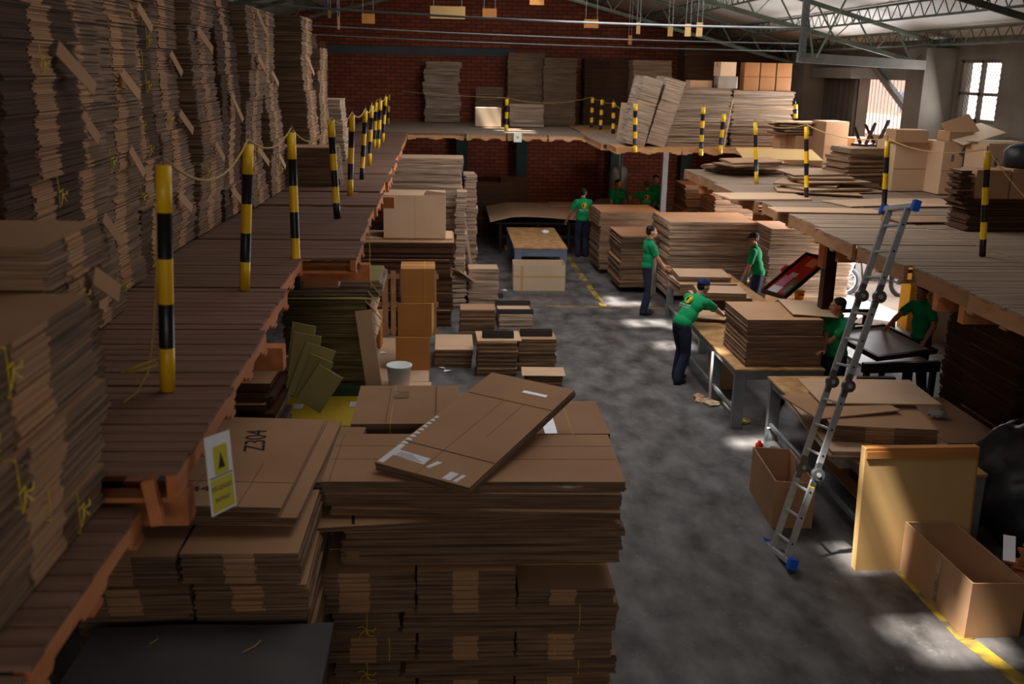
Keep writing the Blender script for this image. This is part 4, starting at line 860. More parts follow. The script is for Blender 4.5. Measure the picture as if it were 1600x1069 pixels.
# ------------------------------------------------------------------ blue-grey bench, box before it, long table behind
def bench(label, x0, x1, y0, y1, h, frame, leg=.12, top=OSB, th=.03, rail=.1, low=None, over=.01, name='work_bench', mids=()):
    t = empty(name, ((x0+x1)/2, (y0+y1)/2, 0), 0, label, 'bench'); w, d = x1-x0, y1-y0
    obj('bench_top', bevel(BM((-w/2-over, w/2+over, -d/2-over, d/2+over, h-th, h)), .003), top, t)
    for sx in (-w/2, w/2-leg):
        for sy in [-d/2, d/2-leg]+list(mids): obj('leg', bevel(BM((sx, sx+leg, sy, sy+leg*.6, 0, h-th)), .004), frame, t)
    for sy in (-d/2, d/2-.03): obj('apron', BM((-w/2+leg, w/2-leg, sy+.005, sy+.03, h-th-rail, h-th)), frame, t)
    for sx in (-w/2+.01, w/2-.05): obj('side_rail', BM((sx, sx+.04, -d/2+leg*.6, d/2-leg*.6, h-th-rail*.7, h-th)), frame, t)
    if low:
        for sx in (-w/2+.02, w/2-.06): obj('foot_rail', BM((sx, sx+.04, -d/2+leg*.6, d/2-leg*.6, low, low+.045)), frame, t)
    return t
t = bench('blue-grey steel bench with a worn board top standing apart in the aisle', 1.56, 2.76, 22.3, 25.3, .78, BLUEG, leg=.16, rail=.17)
bm = bmesh.new(); ell(bm, (.3, .6, .82), .1, .13, .05); obj('crumpled_bag', bm, WHITE, None); o = bpy.data.objects['crumpled_bag']; o.location = (2.16, 23.8, -.01); setp(o, 'crumpled white plastic bag on the blue-grey bench', 'bag')
def open_box(name, w, d, h, m, label, loc, rz=0, th=.012, inner=None, cat='open box'):
    bm = bmesh.new()
    for (a0, a1, b0, b1, c0, c1) in ((-w/2, w/2, -d/2, -d/2+th, 0, h), (-w/2, w/2, d/2-th, d/2, 0, h), (-w/2, -w/2+th, -d/2+th, d/2-th, 0, h), (w/2-th, w/2, -d/2+th, d/2-th, 0, h), (-w/2+th, w/2-th, -d/2+th, d/2-th, 0, th)): box(bm, a0, a1, b0, b1, c0, c1)
    bmesh.ops.remove_doubles(bm, verts=bm.verts[:], dist=.0004)
    for v in bm.verts:
        if v.co.z > h-.001: v.co.z += .012*math.sin(v.co.x*9+v.co.y*5); v.co.x += .006*math.sin(v.co.y*6)
    o = obj(name, bm, m); o.location = loc; o.rotation_euler = (0, 0, rz); return setp(o, label, cat)
A = PZ(802, 455, 0); B = PZ(883, 456, 0)
o = open_box('cardboard_box', B.x-A.x, .6, .58, PAD, 'pale open box on the floor before the blue-grey bench', ((A.x+B.x)/2, A.y+.32, .002))
bw = B.x-A.x
obj('tape', BM((-bw/2-.001, bw/2+.001, -.303, -.3, .3, .34)), KRAFTY, o); obj('tape', BM((-bw*.36, -bw*.31, -.3035, -.3, 0, .56)), KRAFTY, o)
t = empty('machine_table', (2.5, 27.35, 0), 0, 'long black-legged machine table holding a wide pale sheet', 'table')
obj('table_top', BM((-1.2, 1.5, -1.5, 1.5, .78, .82)), BLACKM, t)
for sx in (-1.1, -.1, .7, 1.35):
    for sy in (-1.45, 1.4): obj('leg', BM((sx, sx+.07, sy, sy+.07, 0, .78)), BLACKM, t)
obj('roller', BM((-1.1, 1.4, -1.2, -1.1, .35, .45)), BLACKM, t)
bm = bmesh.new(); V = []
for i in range(11):
    for j in range(7):
        x = -1.35+3.0*i/10; y = -1.6+3.0*j/6; V.append(bm.verts.new((x, y, .94+.05*math.sin(i*.5)*(1-j/8)-(.05*max(0, 2-i)))))
for i in range(10):
    for j in range(6): bm.faces.new((V[i*7+j], V[(i+1)*7+j], V[(i+1)*7+j+1], V[i*7+j+1]))
ex = bmesh.ops.extrude_face_region(bm, geom=bm.faces[:]); bmesh.ops.translate(bm, verts=[v for v in ex['geom'] if isinstance(v, bmesh.types.BMVert)], vec=(0, 0, .02)); bmesh.ops.recalc_face_normals(bm, faces=bm.faces[:])
o = obj('cardboard_sheet', bm, KRAFTL, smooth=False); o.location = (2.5, 27.35, 0); setp(o, 'wide pale sheet curling at one corner on the machine table', 'cardboard sheet')
sheet('second pale sheet farther back on the machine table', 3.6, 28.35, .98, 1.3, .9, .015, .05, KRAFTL)
# dim heaps by the brick wall below the landing
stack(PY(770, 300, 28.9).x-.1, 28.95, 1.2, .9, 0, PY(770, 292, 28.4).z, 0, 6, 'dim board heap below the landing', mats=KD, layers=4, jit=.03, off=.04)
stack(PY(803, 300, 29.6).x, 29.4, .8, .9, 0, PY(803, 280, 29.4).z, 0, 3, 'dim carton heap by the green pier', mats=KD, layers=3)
pallet(PY(800, 350, 28).x-.3, PY(800, 350, 28).x+.9, 26.3, 27.3, .14, 'dusty pallet lying under the machine table corner', 'pallets on the floor', ax='x')
# tank
t = empty('pressure_tank', (PY(966, 290, 29.4).x, 29.4, 0), 0, 'tall grey cylindrical pressure tank before the dark brick wall', 'tank')
r_ = (PY(981, 290, 29.4).x-PY(951, 290, 29.4).x)/2; zt3 = PY(966, 258, 29.4).z
bm = bmesh.new(); lathe(bm, [(r_*.3, .15), (r_*.8, .22), (r_, .4), (r_, zt3-.25), (r_*.85, zt3-.1), (r_*.5, zt3-.02), (.03, zt3)], 28); obj('vessel', bm, mat('grey_green_tank_paint', (150, 152, 142), (164, 166, 156), (2, 2, 2), rough=.4), t, True)
for a in (0, 2.1, 4.2): obj('leg', BM((r_*.7*math.cos(a)-.03, r_*.7*math.cos(a)+.03, r_*.7*math.sin(a)-.03, r_*.7*math.sin(a)+.03, 0, .3)), GREY, t)
bm = bmesh.new(); tube(bm, [(0, -r_-.03, .3), (0, -r_-.03, zt3+.5)], .015, 6); obj('pipe', bm, BLACKM, t)
bm = bmesh.new(); tube(bm, [(-.45, 0, 0), (-.4, 0, .55), (-.15, 0, .75), (.15, 0, .78), (.3, 0, .7)], .2, 14); o = obj('duct_hose', bm, mat('grey_hose', (120, 112, 100), (140, 132, 120), (3, 3, 30)), None, True); o.location = (PY(945, 318, 28.4).x, 28.4, 0.2); setp(o, 'thick grey duct hose curving beside the pressure tank', 'duct hose')
# ------------------------------------------------------------------ work benches on the window side
random.seed(31)
A = PZ(1150, 577, .85); B = PZ(1292, 580, .85)
MX0, MX1, MY0 = A.x, B.x, A.y; MY1 = PZ(1046, 489, .85).y
mb = bench('long grey steel bench carrying the tall pile of folded boxes', MX0, MX1, MY0, MY1, .85, GREY, leg=.15, rail=.12, low=.22, mids=(-.4,))
A = PZ(1097, 478, .85); C = PZ(1040, 427, .85)
FX0, FX1, FY0, FY1 = A.x, A.x+1.25, A.y, C.y
fb = bench('farther grey steel bench between the apron-wearing man and the capless leaning man', FX0, FX1, FY0, FY1, .85, GREY, leg=.13, rail=.16, low=.2)
fb['label'] = 'farther grey steel bench where the man in the apron rests his hand'
A = PZ(1183, 588, .85); C = PZ(1338, 700, .85)
NX0, NX1, NY0, NY1 = (A.x+C.x)/2, (A.x+C.x)/2+1.2, 9.0, A.y
nb = bench('nearest grey steel bench with the big pale board propped at its end', NX0, NX1, NY0, NY1, .85, GREY, leg=.15, rail=.12, low=.2, mids=(.0,))
# tall pile of folded boxes on the main bench
ystack(1170, 1289, MY0+.12, .855, 500, 1.1, 3, 'tall pile of folded boxes on the long bench', mats=KE, layers=10, jit=.012, off=.015, turn=.01)
Ht = PY(1225, 500, MY0+.12).z
sheet('single folded box lying open on the tall pile', PY(1262, 490, MY0+.7).x, MY0+.75, Ht+.01, .62, .95, .012, -.1, KRAFTL, ry=R(3)); 
p = PZ(1162, 522, .86); stack(p.x, p.y, .18, .5, .855, 1.02, 0, 3, 'small folded pile leaning against the tall pile', mats=KE, layers=4, jit=.02)
p = PZ(1140, 497, .86); o = sheet('folded box being worked on by the man in the blue cap', p.x-.02, p.y+.05, .856, 1.3, .55, .05, -.08, KRAFTL, n=3)
p = PZ(1105, 492, .93); sheet('single sheet under the hands of the man in the blue cap', p.x, p.y, .91, .6, .4, .008, -.35, KRAFTL)
# flats on the farther bench
for i, (px, py, w_, d_, rz, n_, lb) in enumerate([(1125, 460, .95, .6, .0, 6, 'lower folded pack at the near end of the farther bench'), (1118, 452, .8, .6, -.1, 4, 'upper folded pack at the near end of the farther bench'),
    (1088, 437, 1.05, .8, .05, 6, 'lower folded pack at the middle of the farther bench'), (1095, 426, .95, .8, -.05, 3, 'pale folded pack on top at the middle of the farther bench'), (1065, 424, .5, .5, .1, 2, 'small flat pack beside the hand of the apron man')]):
    th_ = .03*n_; z_ = .856+(.19 if i in (1, 3) else 0); p = PZ(px, py, z_+th_); sheet(lb, max(p.x, FX0+w_*.3), p.y, z_, w_, d_, th_, rz, KRAFTL, n=n_, group='folded packs on the farther bench')
# on the near bench
zz = .856
stack((NX0+NX1)/2-.28, 9.35, 1.15, 1.75, zz, zz+.1, R(-3), 1, 'wide thin board pack spread over the near bench', mats=KL, layers=5, jit=.02)
p = PZ(1360, 672, 1.0); stack(p.x+.02, p.y-.3, 1.1, 1.15, zz+.105, zz+.29, R(-8), 1, 'thick folded pack on the near bench with ridged front', mats=KM, mid=True, layers=9, jit=.01)
sheet('folded box lying skewed over the ridged pack', p.x-.2, p.y+.42, zz+.3, 1.0, .8, .014, .18, KRAFT, ry=R(-2)); 
sheet('broad pale sheet hanging off the far side of the ridged pack', p.x+.25, p.y+.75, zz+.33, 1.35, .9, .014, -.05, KRAFTL)
p = PZ(1345, 600, .86); sheet('thin yellowish flat at the far end of the near bench', p.x-.35, NY1-.35, zz, .75, .5, .01, .1, KRAFTY)
# the big board: shallow tray standing on edge against the bench
P0 = PY(1338, 887, 8.62); wB = PY(1522, 800, 8.62).x-P0.x; hB = PY(1430, 697, 8.75).z
t = empty('shallow_tray', ((P0.x*2+wB)/2, 8.62, 0), R(2), 'very large shallow cardboard tray stood on edge against the near bench', 'tray'); t.rotation_euler = (R(-4), 0, R(1))
obj('panel', BM((-wB/2, wB/2, 0, .015, 0, hB-.03)), KRAFTY, t)
for k, (x0, x1, z0, z1) in enumerate(((-wB/2, wB/2, hB-.03, hB), (wB/2-.0, wB/2+.02, 0, hB), (-wB/2-.012, -wB/2, 0, hB))): obj('rim', BM((x0, x1, .0, .1, z0, z1)), KRAFTY if k == 2 else KRAFTO, t)
obj('top_lip', BM((-wB/2, wB/2, -.014, -.001, hB-.1, hB-.03)), KRAFTO, t)
# open boxes on the floor
def corner_box(nl, fl, nr, hpx, label, m, th=.012):
    a, b, c = PZ(*nl, 0), PZ(*fl, 0), PZ(*nr, 0); rz = math.atan2(c.y-a.y, c.x-a.x); w_ = (c-a).length; d_ = (b-a).length; h_ = PY(hpx[0], hpx[1], a.y).z
    ux = Vector((math.cos(rz), math.sin(rz), 0)); uy = Vector((-math.sin(rz), math.cos(rz), 0)); cc = a+ux*w_/2+uy*d_/2
    return open_box('open_carton', w_, d_, h_, m, label, (cc.x, cc.y, .001), rz, th), w_, d_, h_
o, w_, d_, h_ = corner_box((1205, 825), (1158, 765), (1268, 826), (1207, 754), 'empty open carton on the floor behind the ladder', KRAFT)
o, w_, d_, h_ = corner_box((1506, 998), (1419, 892), (1592, 995), (1512, 914), 'largest empty open carton on the floor by the yellow floor line', KRAFT)
obj('tape', BM((-w_/2-.003, -w_/2-.0005, -.1, -.04, .05, h_-.03)), TAPE, o)
# under the near bench
def bx(nm, px, py, z, w_, d_, h_, m, lb, rz=0): p = PZ(px, py, z); return carton(nm, w_, d_, h_, m, lb, (p.x, p.y, z+.002), rz, tape=False)
ub = bx('shelf_board', 1300, 770, .26, .84, 2.2, .02, WOODP, 'raised board shelf beneath the near bench', 0); ub['category'] = 'shelf'; ub.location.x = NX0+.62; ub.location.y = 10.2; ub.location.z = .268
x_, y_ = NX0+.45, 9.9
carton('tool_box', .38, .3, .1, DGREEN, 'dark green case on the board beneath the near bench', (x_+.1, y_+.25, .29), .1, tape=False, cat='case')
carton('tool_box', .36, .28, .1, KRAFTY, 'yellowish box on top of the dark green case', (x_+.08, y_+.26, .395), .05, tape=False)
carton('cardboard_box', .5, .35, .12, KRAFT, 'flat kraft box beneath the near bench before the green case', (x_+.12, y_-.25, .29), -.15, tape=False)
carton('cardboard_box', .2, .3, .2, WHITE, 'small white carton at the bench leg by the ladder hinge', (x_-.05, y_+.75, .29), .1, tape=False)
for i in range(4):
    bm = bmesh.new(); tube(bm, [(0, 0, .02), (.1, .06, .05+.02*i), (.2, -.03, .03), (.3, .05, .05)], .018, 7); o = obj('rag', bm, [BLACKM, WHITE, GREY, BLUEP][i]); o.location = (x_-.05+.1*i, y_-.6+.1*i, .29); setp(o, ['black crumpled rag', 'white crumpled rag', 'grey crumpled rag', 'blue crumpled rag'][i]+' on the shelf beneath the near bench', 'rag')
p = PZ(1198, 700, 0); bottle('white-capped clear bottle on the floor at the near bench leg', (p.x, p.y, .001), .28, .05, GLAZ, WHITE)
bottle('red bottle beside the clear one at the near bench leg', (p.x-.13, p.y-.08, .001), .13, .05, mat('red_plastic', (190, 30, 24)), mat('red_plastic', (190, 30, 24)))
# rags and scraps beneath the long bench
for i, (px, py) in enumerate([(1100, 628), (1112, 632), (1160, 660), (1092, 622)]):
    p = PZ(px, py, 0); bm = bmesh.new(); ell(bm, (0, 0, .02), .14-.02*i, .1, .03, seg=12, ring=7)
    for v in bm.verts: v.co += Vector((rnd(-.02, .02), rnd(-.02, .02), rnd(-.006, .012))); v.co.z = max(v.co.z, 0)
    o = obj('floor_rag', bm, [KRAFTL, PAD, YPAN, KRAFT][i]); o.location = (p.x, p.y, .002); setp(o, ['pale crumpled wrapper by the long bench foot rail', 'cream crumpled wrapper by the long bench foot rail', 'yellow crumpled rag under the long bench', 'brown wrapper near the boots of the man in the blue cap'][i], 'wrapper')
carton('cardboard_box', .5, .4, .5, KRAFTL, 'pale carton standing beneath the long bench', (MX0+.45, MY0+1.9, .001), .05, tape=False)
bm = bmesh.new(); tube(bm, [(MX0-.02, MY0+1.1, .02), (MX0-.02, MY0+1.1, .78)], .02, 8); o = obj('white_tube', bm, WHITE, None, True); setp(o, 'upright white tube beside the long bench edge', 'tube')
# printing frames, red case, small wooden table
t = empty('wooden_table', (6.2, 17.3, 0), R(-22), 'low wooden table holding the open red case', 'table')
obj('table_top', BM((-.4, .5, -.35, .35, .7, .74)), WOODP, t)
for sx in (-.38, .42):
    for sy in (-.33, .27): obj('leg', BM((sx, sx+.06, sy, sy+.06, 0, .7)), WOODO, t)
obj('side_board', BM((-.42, .52, -.38, -.352, .5, .72)), WOODO, t)
carton('plastic_crate', .5, .35, .3, BLUEP, 'blue plastic crate under the low wooden table', (t.location.x+.0, t.location.y-.0, .001), R(-22), tape=False, cat='crate')
bm = bmesh.new(); lathe(bm, [(.08, 0), (.1, .14), (.105, .14)], 20); o = obj('yellow_tub', bm, YEL, smooth=True); p = PZ(1193, 438, .76); o.location = (t.location.x+.25, t.location.y+.1, .742); setp(o, 'small yellow and red tub on the low wooden table', 'tub'); obj('rim', BM((-.05, .05, -.106, -.1, .08, .12)), mat('red_plastic', (190, 30, 24)), o)
YR = 15.6
Q = [PY(1198, 452, YR), PY(1221, 467, YR-.35), PY(1290, 409, YR+.35), PY(1263, 397, YR+.7)]
c = sum(Q, Vector())/4; ux = ((Q[2]-Q[1])+(Q[3]-Q[0])).normalized(); uy = ((Q[0]-Q[1])+(Q[3]-Q[2])); uy = (uy-ux*uy.dot(ux)).normalized(); uz = ux.cross(uy)
LX = ((Q[2]-Q[1]).length+(Q[3]-Q[0]).length)/4; LY = ((Q[0]-Q[1]).length+(Q[3]-Q[2]).length)/4
t = empty('red_case', c, 0, 'open red-lined black case lid tilted up beside the maroon column', 'case'); t.matrix_world = Matrix.Translation(c) @ Matrix((ux, uy, uz)).transposed().to_4x4()
REDM = mat('red_lining', (190, 40, 24), (214, 60, 36), (4, 4, 4)); obj('lining', BM((-LX, LX, -LY, LY, -.01, 0)), REDM, t)
for (a, b, c_, d__) in ((-LX-.03, LX+.03, -LY-.03, -LY), (-LX-.03, LX+.03, LY, LY+.03), (-LX-.03, -LX, -LY, LY), (LX, LX+.03, -LY, LY)): obj('frame_bar', BM((a, b, c_, d__, -.03, .04)), BLACKM, t)
PK = mat('pink_paper', (226, 150, 190))
for k, (a, b, c_, d__, m_, nm) in enumerate([(-.95, -.62, -.1, .8, WHITE, 'paper_sheet'), (-.6, -.1, -.05, .75, PK, 'pink_sheet'), (-.85, -.2, -.9, -.25, mat('grey_panel', (120, 124, 110)), 'grey_panel'), (-.8, -.45, -.75, -.5, WHITE, 'paper_sheet'), (-.1, .1, -.1, .5, WHITE, 'paper_sheet'), (.5, .9, -.6, .2, mat('peach_paper', (240, 160, 120)), 'peach_sheet')]):
    obj(nm, BM((a*LX, b*LX, c_*LY, d__*LY, .001, .006)), m_, t)
obj('handle', BM((LX*.0, LX*.22, LY+.03, LY+.09, 0, .05)), mat('pinkish_red', (200, 80, 90)), t)
obj('stay', BM((-LX-.02, -LX+.02, -LY-.02, -LY+.02, -.6, -.03)), WOODO, t)
# pale bench and floor boards behind
o = stack(PY(1270, 460, 18.6).x, 18.4, 1.7, 1.0, 0, .16, 0, 1, 'bluish-white slab pack on the floor before the tall pale stack', mats=[mat('bluish_white_board', (206, 210, 222), (216, 220, 230), (1, 1, 1)), EDGEL, EDGEL], layers=2)
bm = BM((-1.0, 1.0, -.04, .04, 0, .07)); o = obj('maroon_rail', bm, MAROON); p = PZ(1270, 488, .75); o.location = (p.x, p.y, .75); setp(o, 'maroon steel rail of the printing table behind the tall pile', 'rail')
GRN = mat('dark_green_cloth', (10, 92, 56), (14, 104, 64), (4, 4, 4)); bm = bmesh.new(); ell(bm, (0, 0, .06), .14, .1, .07)
o = obj('green_cloth', bm, GRN, None, True); o.location = (p.x-.55, p.y+.05, .822); setp(o, 'bundled green cloth at the foot of the maroon column view', 'cloth'); o['label'] = 'bundled green cloth lying on the maroon rail by the column'
obj_leg = [obj('leg', BM((x, x+.05, -.03, .03, -.75, 0)), MAROON, bpy.data.objects['maroon_rail']) for x in (-.95, .9)]
# printing table with the grey mesh frame
t = empty('printing_table', (6.28, 13.25, 0), R(4), 'black printing table with a lifted grey mesh frame beside the shadowed man', 'table')
obj('table_top', BM((-.55, .5, -.42, .9, .8, .84)), mat('pinkish_table_top', (196, 160, 144), (214, 180, 164), (3, 3, 3), rough=.4), t)
obj('front_bar', BM((-.6, .52, -.5, -.42, .76, .9)), BLACKM, t); obj('back_bar', BM((-.6, .52, .9, .98, .78, .86)), BLACKM, t)
for sx in (-.55, .43): 
    for sy in (-.46, .9): obj('leg', BM((sx, sx+.07, sy, sy+.07, 0, .8)), BLACKM, t)
obj('foot_board', BM((-.5, .42, -.3, .7, .18, .22)), WHITE, t)
fr = empty('mesh_frame', (0, .25, 1.0)); fr.parent = t; fr.rotation_euler = (R(10), R(3), R(24))
obj('mesh_panel', BM((-.6, .6, -.45, .45, 0, .008)), mat('grey_mesh', (186, 190, 194), (206, 210, 214), (3, 3, 3), rough=.35, spec=.7), fr)
for (a, b, c_, d__) in ((-.66, .66, -.5, -.45), (-.66, .66, .45, .5), (-.66, -.6, -.45, .45), (.6, .66, -.45, .45)): obj('frame_bar', BM((a, b, c_, d__, -.03, .04)), MAROON, fr)
carton('office_chair_back', .5, .08, .34, mat('dark_khaki_fabric', (64, 52, 34)), 'dark rounded chair back behind the near bench', (PY(1372, 590, 12.1).x, 12.15, .55), 0, tape=False, cat='chair'); o = bpy.data.objects['office_chair_back']; o.name = 'chair'
for x in (-.2, .2): obj('leg', BM((x-.02, x+.02, -.02, .02, -.55, 0)), BLACKM, o)
obj('seat', BM((-.22, .22, .04, .42, -.12, -.07)), BLACKM, o)
carton('cardboard_box', .62, .5, .5, KRAFTL, 'light kraft box on the sunny floor behind the printing table', (7.55, 16.6, .001), R(-38), tape=False)
# ------------------------------------------------------------------ tall sheet stacks on the floor across the aisle
PM = 'stacks of big sheets behind the benches'
def fpallet(x0, x1, y0, y1, lb): return pallet(x0, x1, y0, y1, .125, lb, 'pallets on the floor', top=WOODP, side=WOODP, ax='x', ns=8, h=.12)
def tstack(nl, nr, yb, top, d, n, lb, mats=KE, layers=8, **kw):
    A = PZ(nl, yb, .0); B = PZ(nr, yb, .0)
    fpallet(A.x+.03, A.x+(B-A).length-.03, A.y+.02, A.y+d, f"pale pallet under the {lb}")
    return pstack(nl, nr, yb, .127, top, d, n, lb, mats=mats, layers=layers, jit=.02, off=.03, turn=.006, **kw)
tstack(934, 1026, 421, 331, 1.3, 8, 'squared sheet stack beside the man seen from behind')
s = tstack(967, 1034, 449, 369, 1.35, 8, 'wavy-edged sheet stack with the sunlit corner')
tstack(1040, 1178, 462, 347, 1.5, 9, 'broad layered sheet stack behind the farther bench', mats=KL)
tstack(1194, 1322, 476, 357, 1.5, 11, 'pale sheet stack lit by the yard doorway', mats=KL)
stack(PY(1170, 330, 23.4).x, 23.4, 1.7, 1.4, 0, PY(1170, 307, 23.4).z, 0, 10, 'sheet stack farthest behind, half under the gallery', mats=KE, layers=7, jit=.03, off=.04)
stack(PY(1105, 330, 25.2).x, 25.2, 1.2, 1.2, 0, PY(1105, 290, 25.2).z, 0, 9, 'shadowed sheet stack behind the broad layered one', mats=KE, layers=7, jit=.03, off=.05)
# red and yellow post + low grey machine in the far dark
t = empty('bollard', (PY(1036, 330, 24.3).x, 24.3, 0), 0, 'red and yellow painted post before the slim steel column', 'bollard')
bm = bmesh.new(); tube(bm, [(0, 0, 0), (0, 0, 1.5)], .07, 14); obj('post', bm, mat('red_gloss_paint', (170, 26, 20)), t, True); bm = bmesh.new(); tube(bm, [(-.02, -.02, .0), (-.02, -.02, 1.35)], .06, 14); obj('yellow_sleeve', bm, YEL, t, True)
t = empty('grey_machine', (PY(1062, 340, 27.2).x, 27.2, 0), 0, 'low grey machine glimpsed beyond the red and yellow post', 'machine'); obj('body', bevel(BM((-.5, .5, 0, .6, .15, 1.0)), .02), GREY, t); obj('lid', BM((-.52, .52, -.02, .62, 1.0, 1.06)), mat('pale_grey_lid', (160, 166, 168)), t); obj('base', BM((-.45, .45, .05, .55, 0, .15)), BLACKM, t)
# ------------------------------------------------------------------ dark stacks, plastic sheeting and planks at the side
a = PZ(1545, 690, 0); 
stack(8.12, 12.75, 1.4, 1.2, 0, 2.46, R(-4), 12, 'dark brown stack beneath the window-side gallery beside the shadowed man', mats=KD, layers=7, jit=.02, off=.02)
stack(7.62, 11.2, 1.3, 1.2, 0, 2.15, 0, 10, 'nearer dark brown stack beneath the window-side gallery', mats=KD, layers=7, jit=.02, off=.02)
stack(6.35, 10.75, .8, 1.7, 0, .5, 0, 1, 'low lighter heap of flats beside the black sheeting', mats=KE, layers=12, jit=.02)
bm = bmesh.new(); Nn, Mm = 52, 40; V = []
for i in range(Nn+1):
    for j in range(Mm+1):
        u = i/Nn; v = j/Mm; x = 5.75+1.9*u; y = 8.6+1.9*v
        ridge = math.sin(PI*min(1, max(0, (u-.0)/1.0)))**.6*math.sin(PI*(.12+.76*v))**.5
        z = .05+1.15*ridge+.06*math.sin(14*u+5*v)+.05*math.sin(23*v-8*u)*math.sin(9*u+2)+.03*math.sin(31*u+17*v)
        V.append(bm.verts.new((x, y, max(z, .04))))
for i in range(Nn):
    for j in range(Mm): bm.faces.new((V[i*(Mm+1)+j], V[(i+1)*(Mm+1)+j], V[(i+1)*(Mm+1)+j+1], V[i*(Mm+1)+j+1]))
ex = bmesh.ops.extrude_face_region(bm, geom=bm.faces[:]); bmesh.ops.translate(bm, verts=[v for v in ex['geom'] if isinstance(v, bmesh.types.BMVert)], vec=(0, 0, -.035)); bmesh.ops.recalc_face_normals(bm, faces=bm.faces[:])
setp(obj('plastic_sheeting', bm, TARP, None, True), 'crumpled black plastic sheeting draped over a heap beside the large tray', 'sheeting')
bm = bmesh.new(); ell(bm, (0, 0, .05), .12, .09, .05); 
for v in bm.verts: v.co += Vector((rnd(-.02, .02), rnd(-.02, .02), rnd(-.01, .02)))
o = obj('crumpled_bag', bm, mat('grey_white_bag', (170, 166, 172))); o.location = (PZ(1462, 645, .55).x, PZ(1462, 645, .55).y-.05, .5); setp(o, 'small crumpled pale bag lying on the low lighter heap', 'bag')
for i in range(9):
    o = obj('wooden_plank', bevel(BM((-.06, .06, -.7, .7, 0, .03)), .004), WOODO if i % 2 else KRAFTO); o.location = (5.7+.05*(i % 3)+.12*(i//3), 7.75+.1*(i % 3), .002+.05*i); o.rotation_euler = (R(0), R(4*(i % 3)-4), R(70-12*(i % 4)))
    setp(o, f"{ORD[i]} orange-brown plank of the untidy plank heap at the side", 'plank', 'untidy plank heap')
for i in range(3):
    o = obj('wooden_plank', bevel(BM((-.06, .06, -.02, .02, 0, .9)), .004), KRAFTO); o.location = (5.95+.16*i, 8.35, .45); o.rotation_euler = (R(-6), R(3*i-4), 0); setp(o, f"{['first', 'second', 'third'][i]} plank standing upright behind the untidy plank heap", 'plank', 'upright planks')
    o.location.z = .001
p = PY(1577, 857, 7.7); o = obj('paper_sheet', BM((-.05, .05, -.13, .13, 0, .003)), WHITE); o.location = (p.x, 7.7, p.z); o.rotation_euler = (R(35), 0, R(-25)); setp(o, 'white paper sheet lying on the untidy plank heap', 'paper')
# ------------------------------------------------------------------ people
SKIN = mat('warm_skin', (176, 120, 92), (188, 132, 102), (9, 9, 9), rough=.5, spec=.4)
HAIR = mat('black_hair', (18, 14, 12), (34, 26, 22), (60, 60, 60), rough=.6)
SHIRT = mat('green_polo_cotton', (10, 134, 82), (16, 152, 94), (7, 7, 7), rough=.85, bump=.35)
SHIRTD = mat('green_polo_cotton', (10, 134, 82))
JEAN = mat('navy_work_denim', (30, 34, 52), (44, 50, 74), (8, 8, 8), rough=.9, bump=.3)
BOOT = mat('black_boot_leather', (26, 24, 26), (40, 36, 38), (9, 9, 9), rough=.45)
NAVY = mat('navy_cap_cloth', (26, 36, 84), (32, 44, 98), (9, 9, 9))
APRON = mat('grey_green_apron', (96, 92, 78), (118, 112, 94), (6, 6, 6), rough=.8, bump=.3)
LOGOY = mat('logo_yellow', (226, 198, 30)); LOGOK = mat('logo_black', (26, 34, 20)); LOGOW = mat('logo_white', (220, 236, 228))
GLOVE = mat('grey_glove', (120, 116, 112), (150, 146, 140), (12, 12, 12))
def cap_seg(bm, a, b, ra, rb, n=12, round_ends=True):
    a, b = Vector(a), Vector(b)
    if (b-a).length < 1e-5: return
    d = (b-a).normalized(); pts = []; rr = []
    if round_ends:
        for t in (80, 60, 35): pts.append(a-d*ra*math.sin(R(t))); rr.append(ra*math.cos(R(t)))
    pts += [a, a.lerp(b, .5), b]; rr += [ra, (ra+rb)/2, rb]
    if round_ends:
        for t in (35, 60, 80): pts.append(b+d*rb*math.sin(R(t))); rr.append(rb*math.cos(R(t)))
    tube(bm, pts, rr, n)
def remesh(o, v, sm=3):
    m = o.modifiers.new('skin', 'REMESH'); m.mode = 'VOXEL'; m.voxel_size = v; m.use_smooth_shade = True
    s = o.modifiers.new('smooth', 'SMOOTH'); s.factor = .5; s.iterations = sm
def ik(S, T, a, b, pole):
    S, T = Vector(S), Vector(T); d = T-S; L = min(d.length, (a+b)*.995); d.normalize(); T = S+d*L
    x = (a*a-b*b+L*L)/(2*L); h = math.sqrt(max(a*a-x*x, 0)); p = Vector(pole); p = (p-d*p.dot(d)).normalized(); return S+d*x+p*h, T
def hand(bm, W, d, n, side, curl=22):
    d = Vector(d).normalized(); n = Vector(n); n = (n-d*n.dot(d)).normalized(); w = d.cross(n)*side
    M = Matrix((w, d, n)).transposed()
    ell(bm, W+d*.05, .041, .056, .017, M, 12, 8); cap_seg(bm, W-d*.02, W+d*.03, .026, .028)
    for k, (off, L) in enumerate(((.031, .072), (.0105, .082), (-.0105, .076), (-.031, .06))):
        p = W+d*.088+w*off*1.05; dirv = (d+w*off*2.2).normalized(); seg = [.45, .3, .25]; q = p
        for s_, f in enumerate(seg):
            ax = dirv.cross(n).normalized(); dirv = (Matrix.Rotation(-R(curl*(1+.2*k)*(.6+s_*.4)), 3, ax) @ dirv)
            e = q+dirv*L*f; cap_seg(bm, q, e, .0095-.0008*s_, .0088-.0008*s_, 8); q = e
    p = W+d*.025+w*.034; t = (d*.75+w*.75-n*.25).normalized(); e = p+t*.042; cap_seg(bm, p, e, .0135, .0115, 8); t2 = (d*.95+w*.2-n*.3).normalized(); cap_seg(bm, e, e+t2*.034, .0112, .0095, 8)
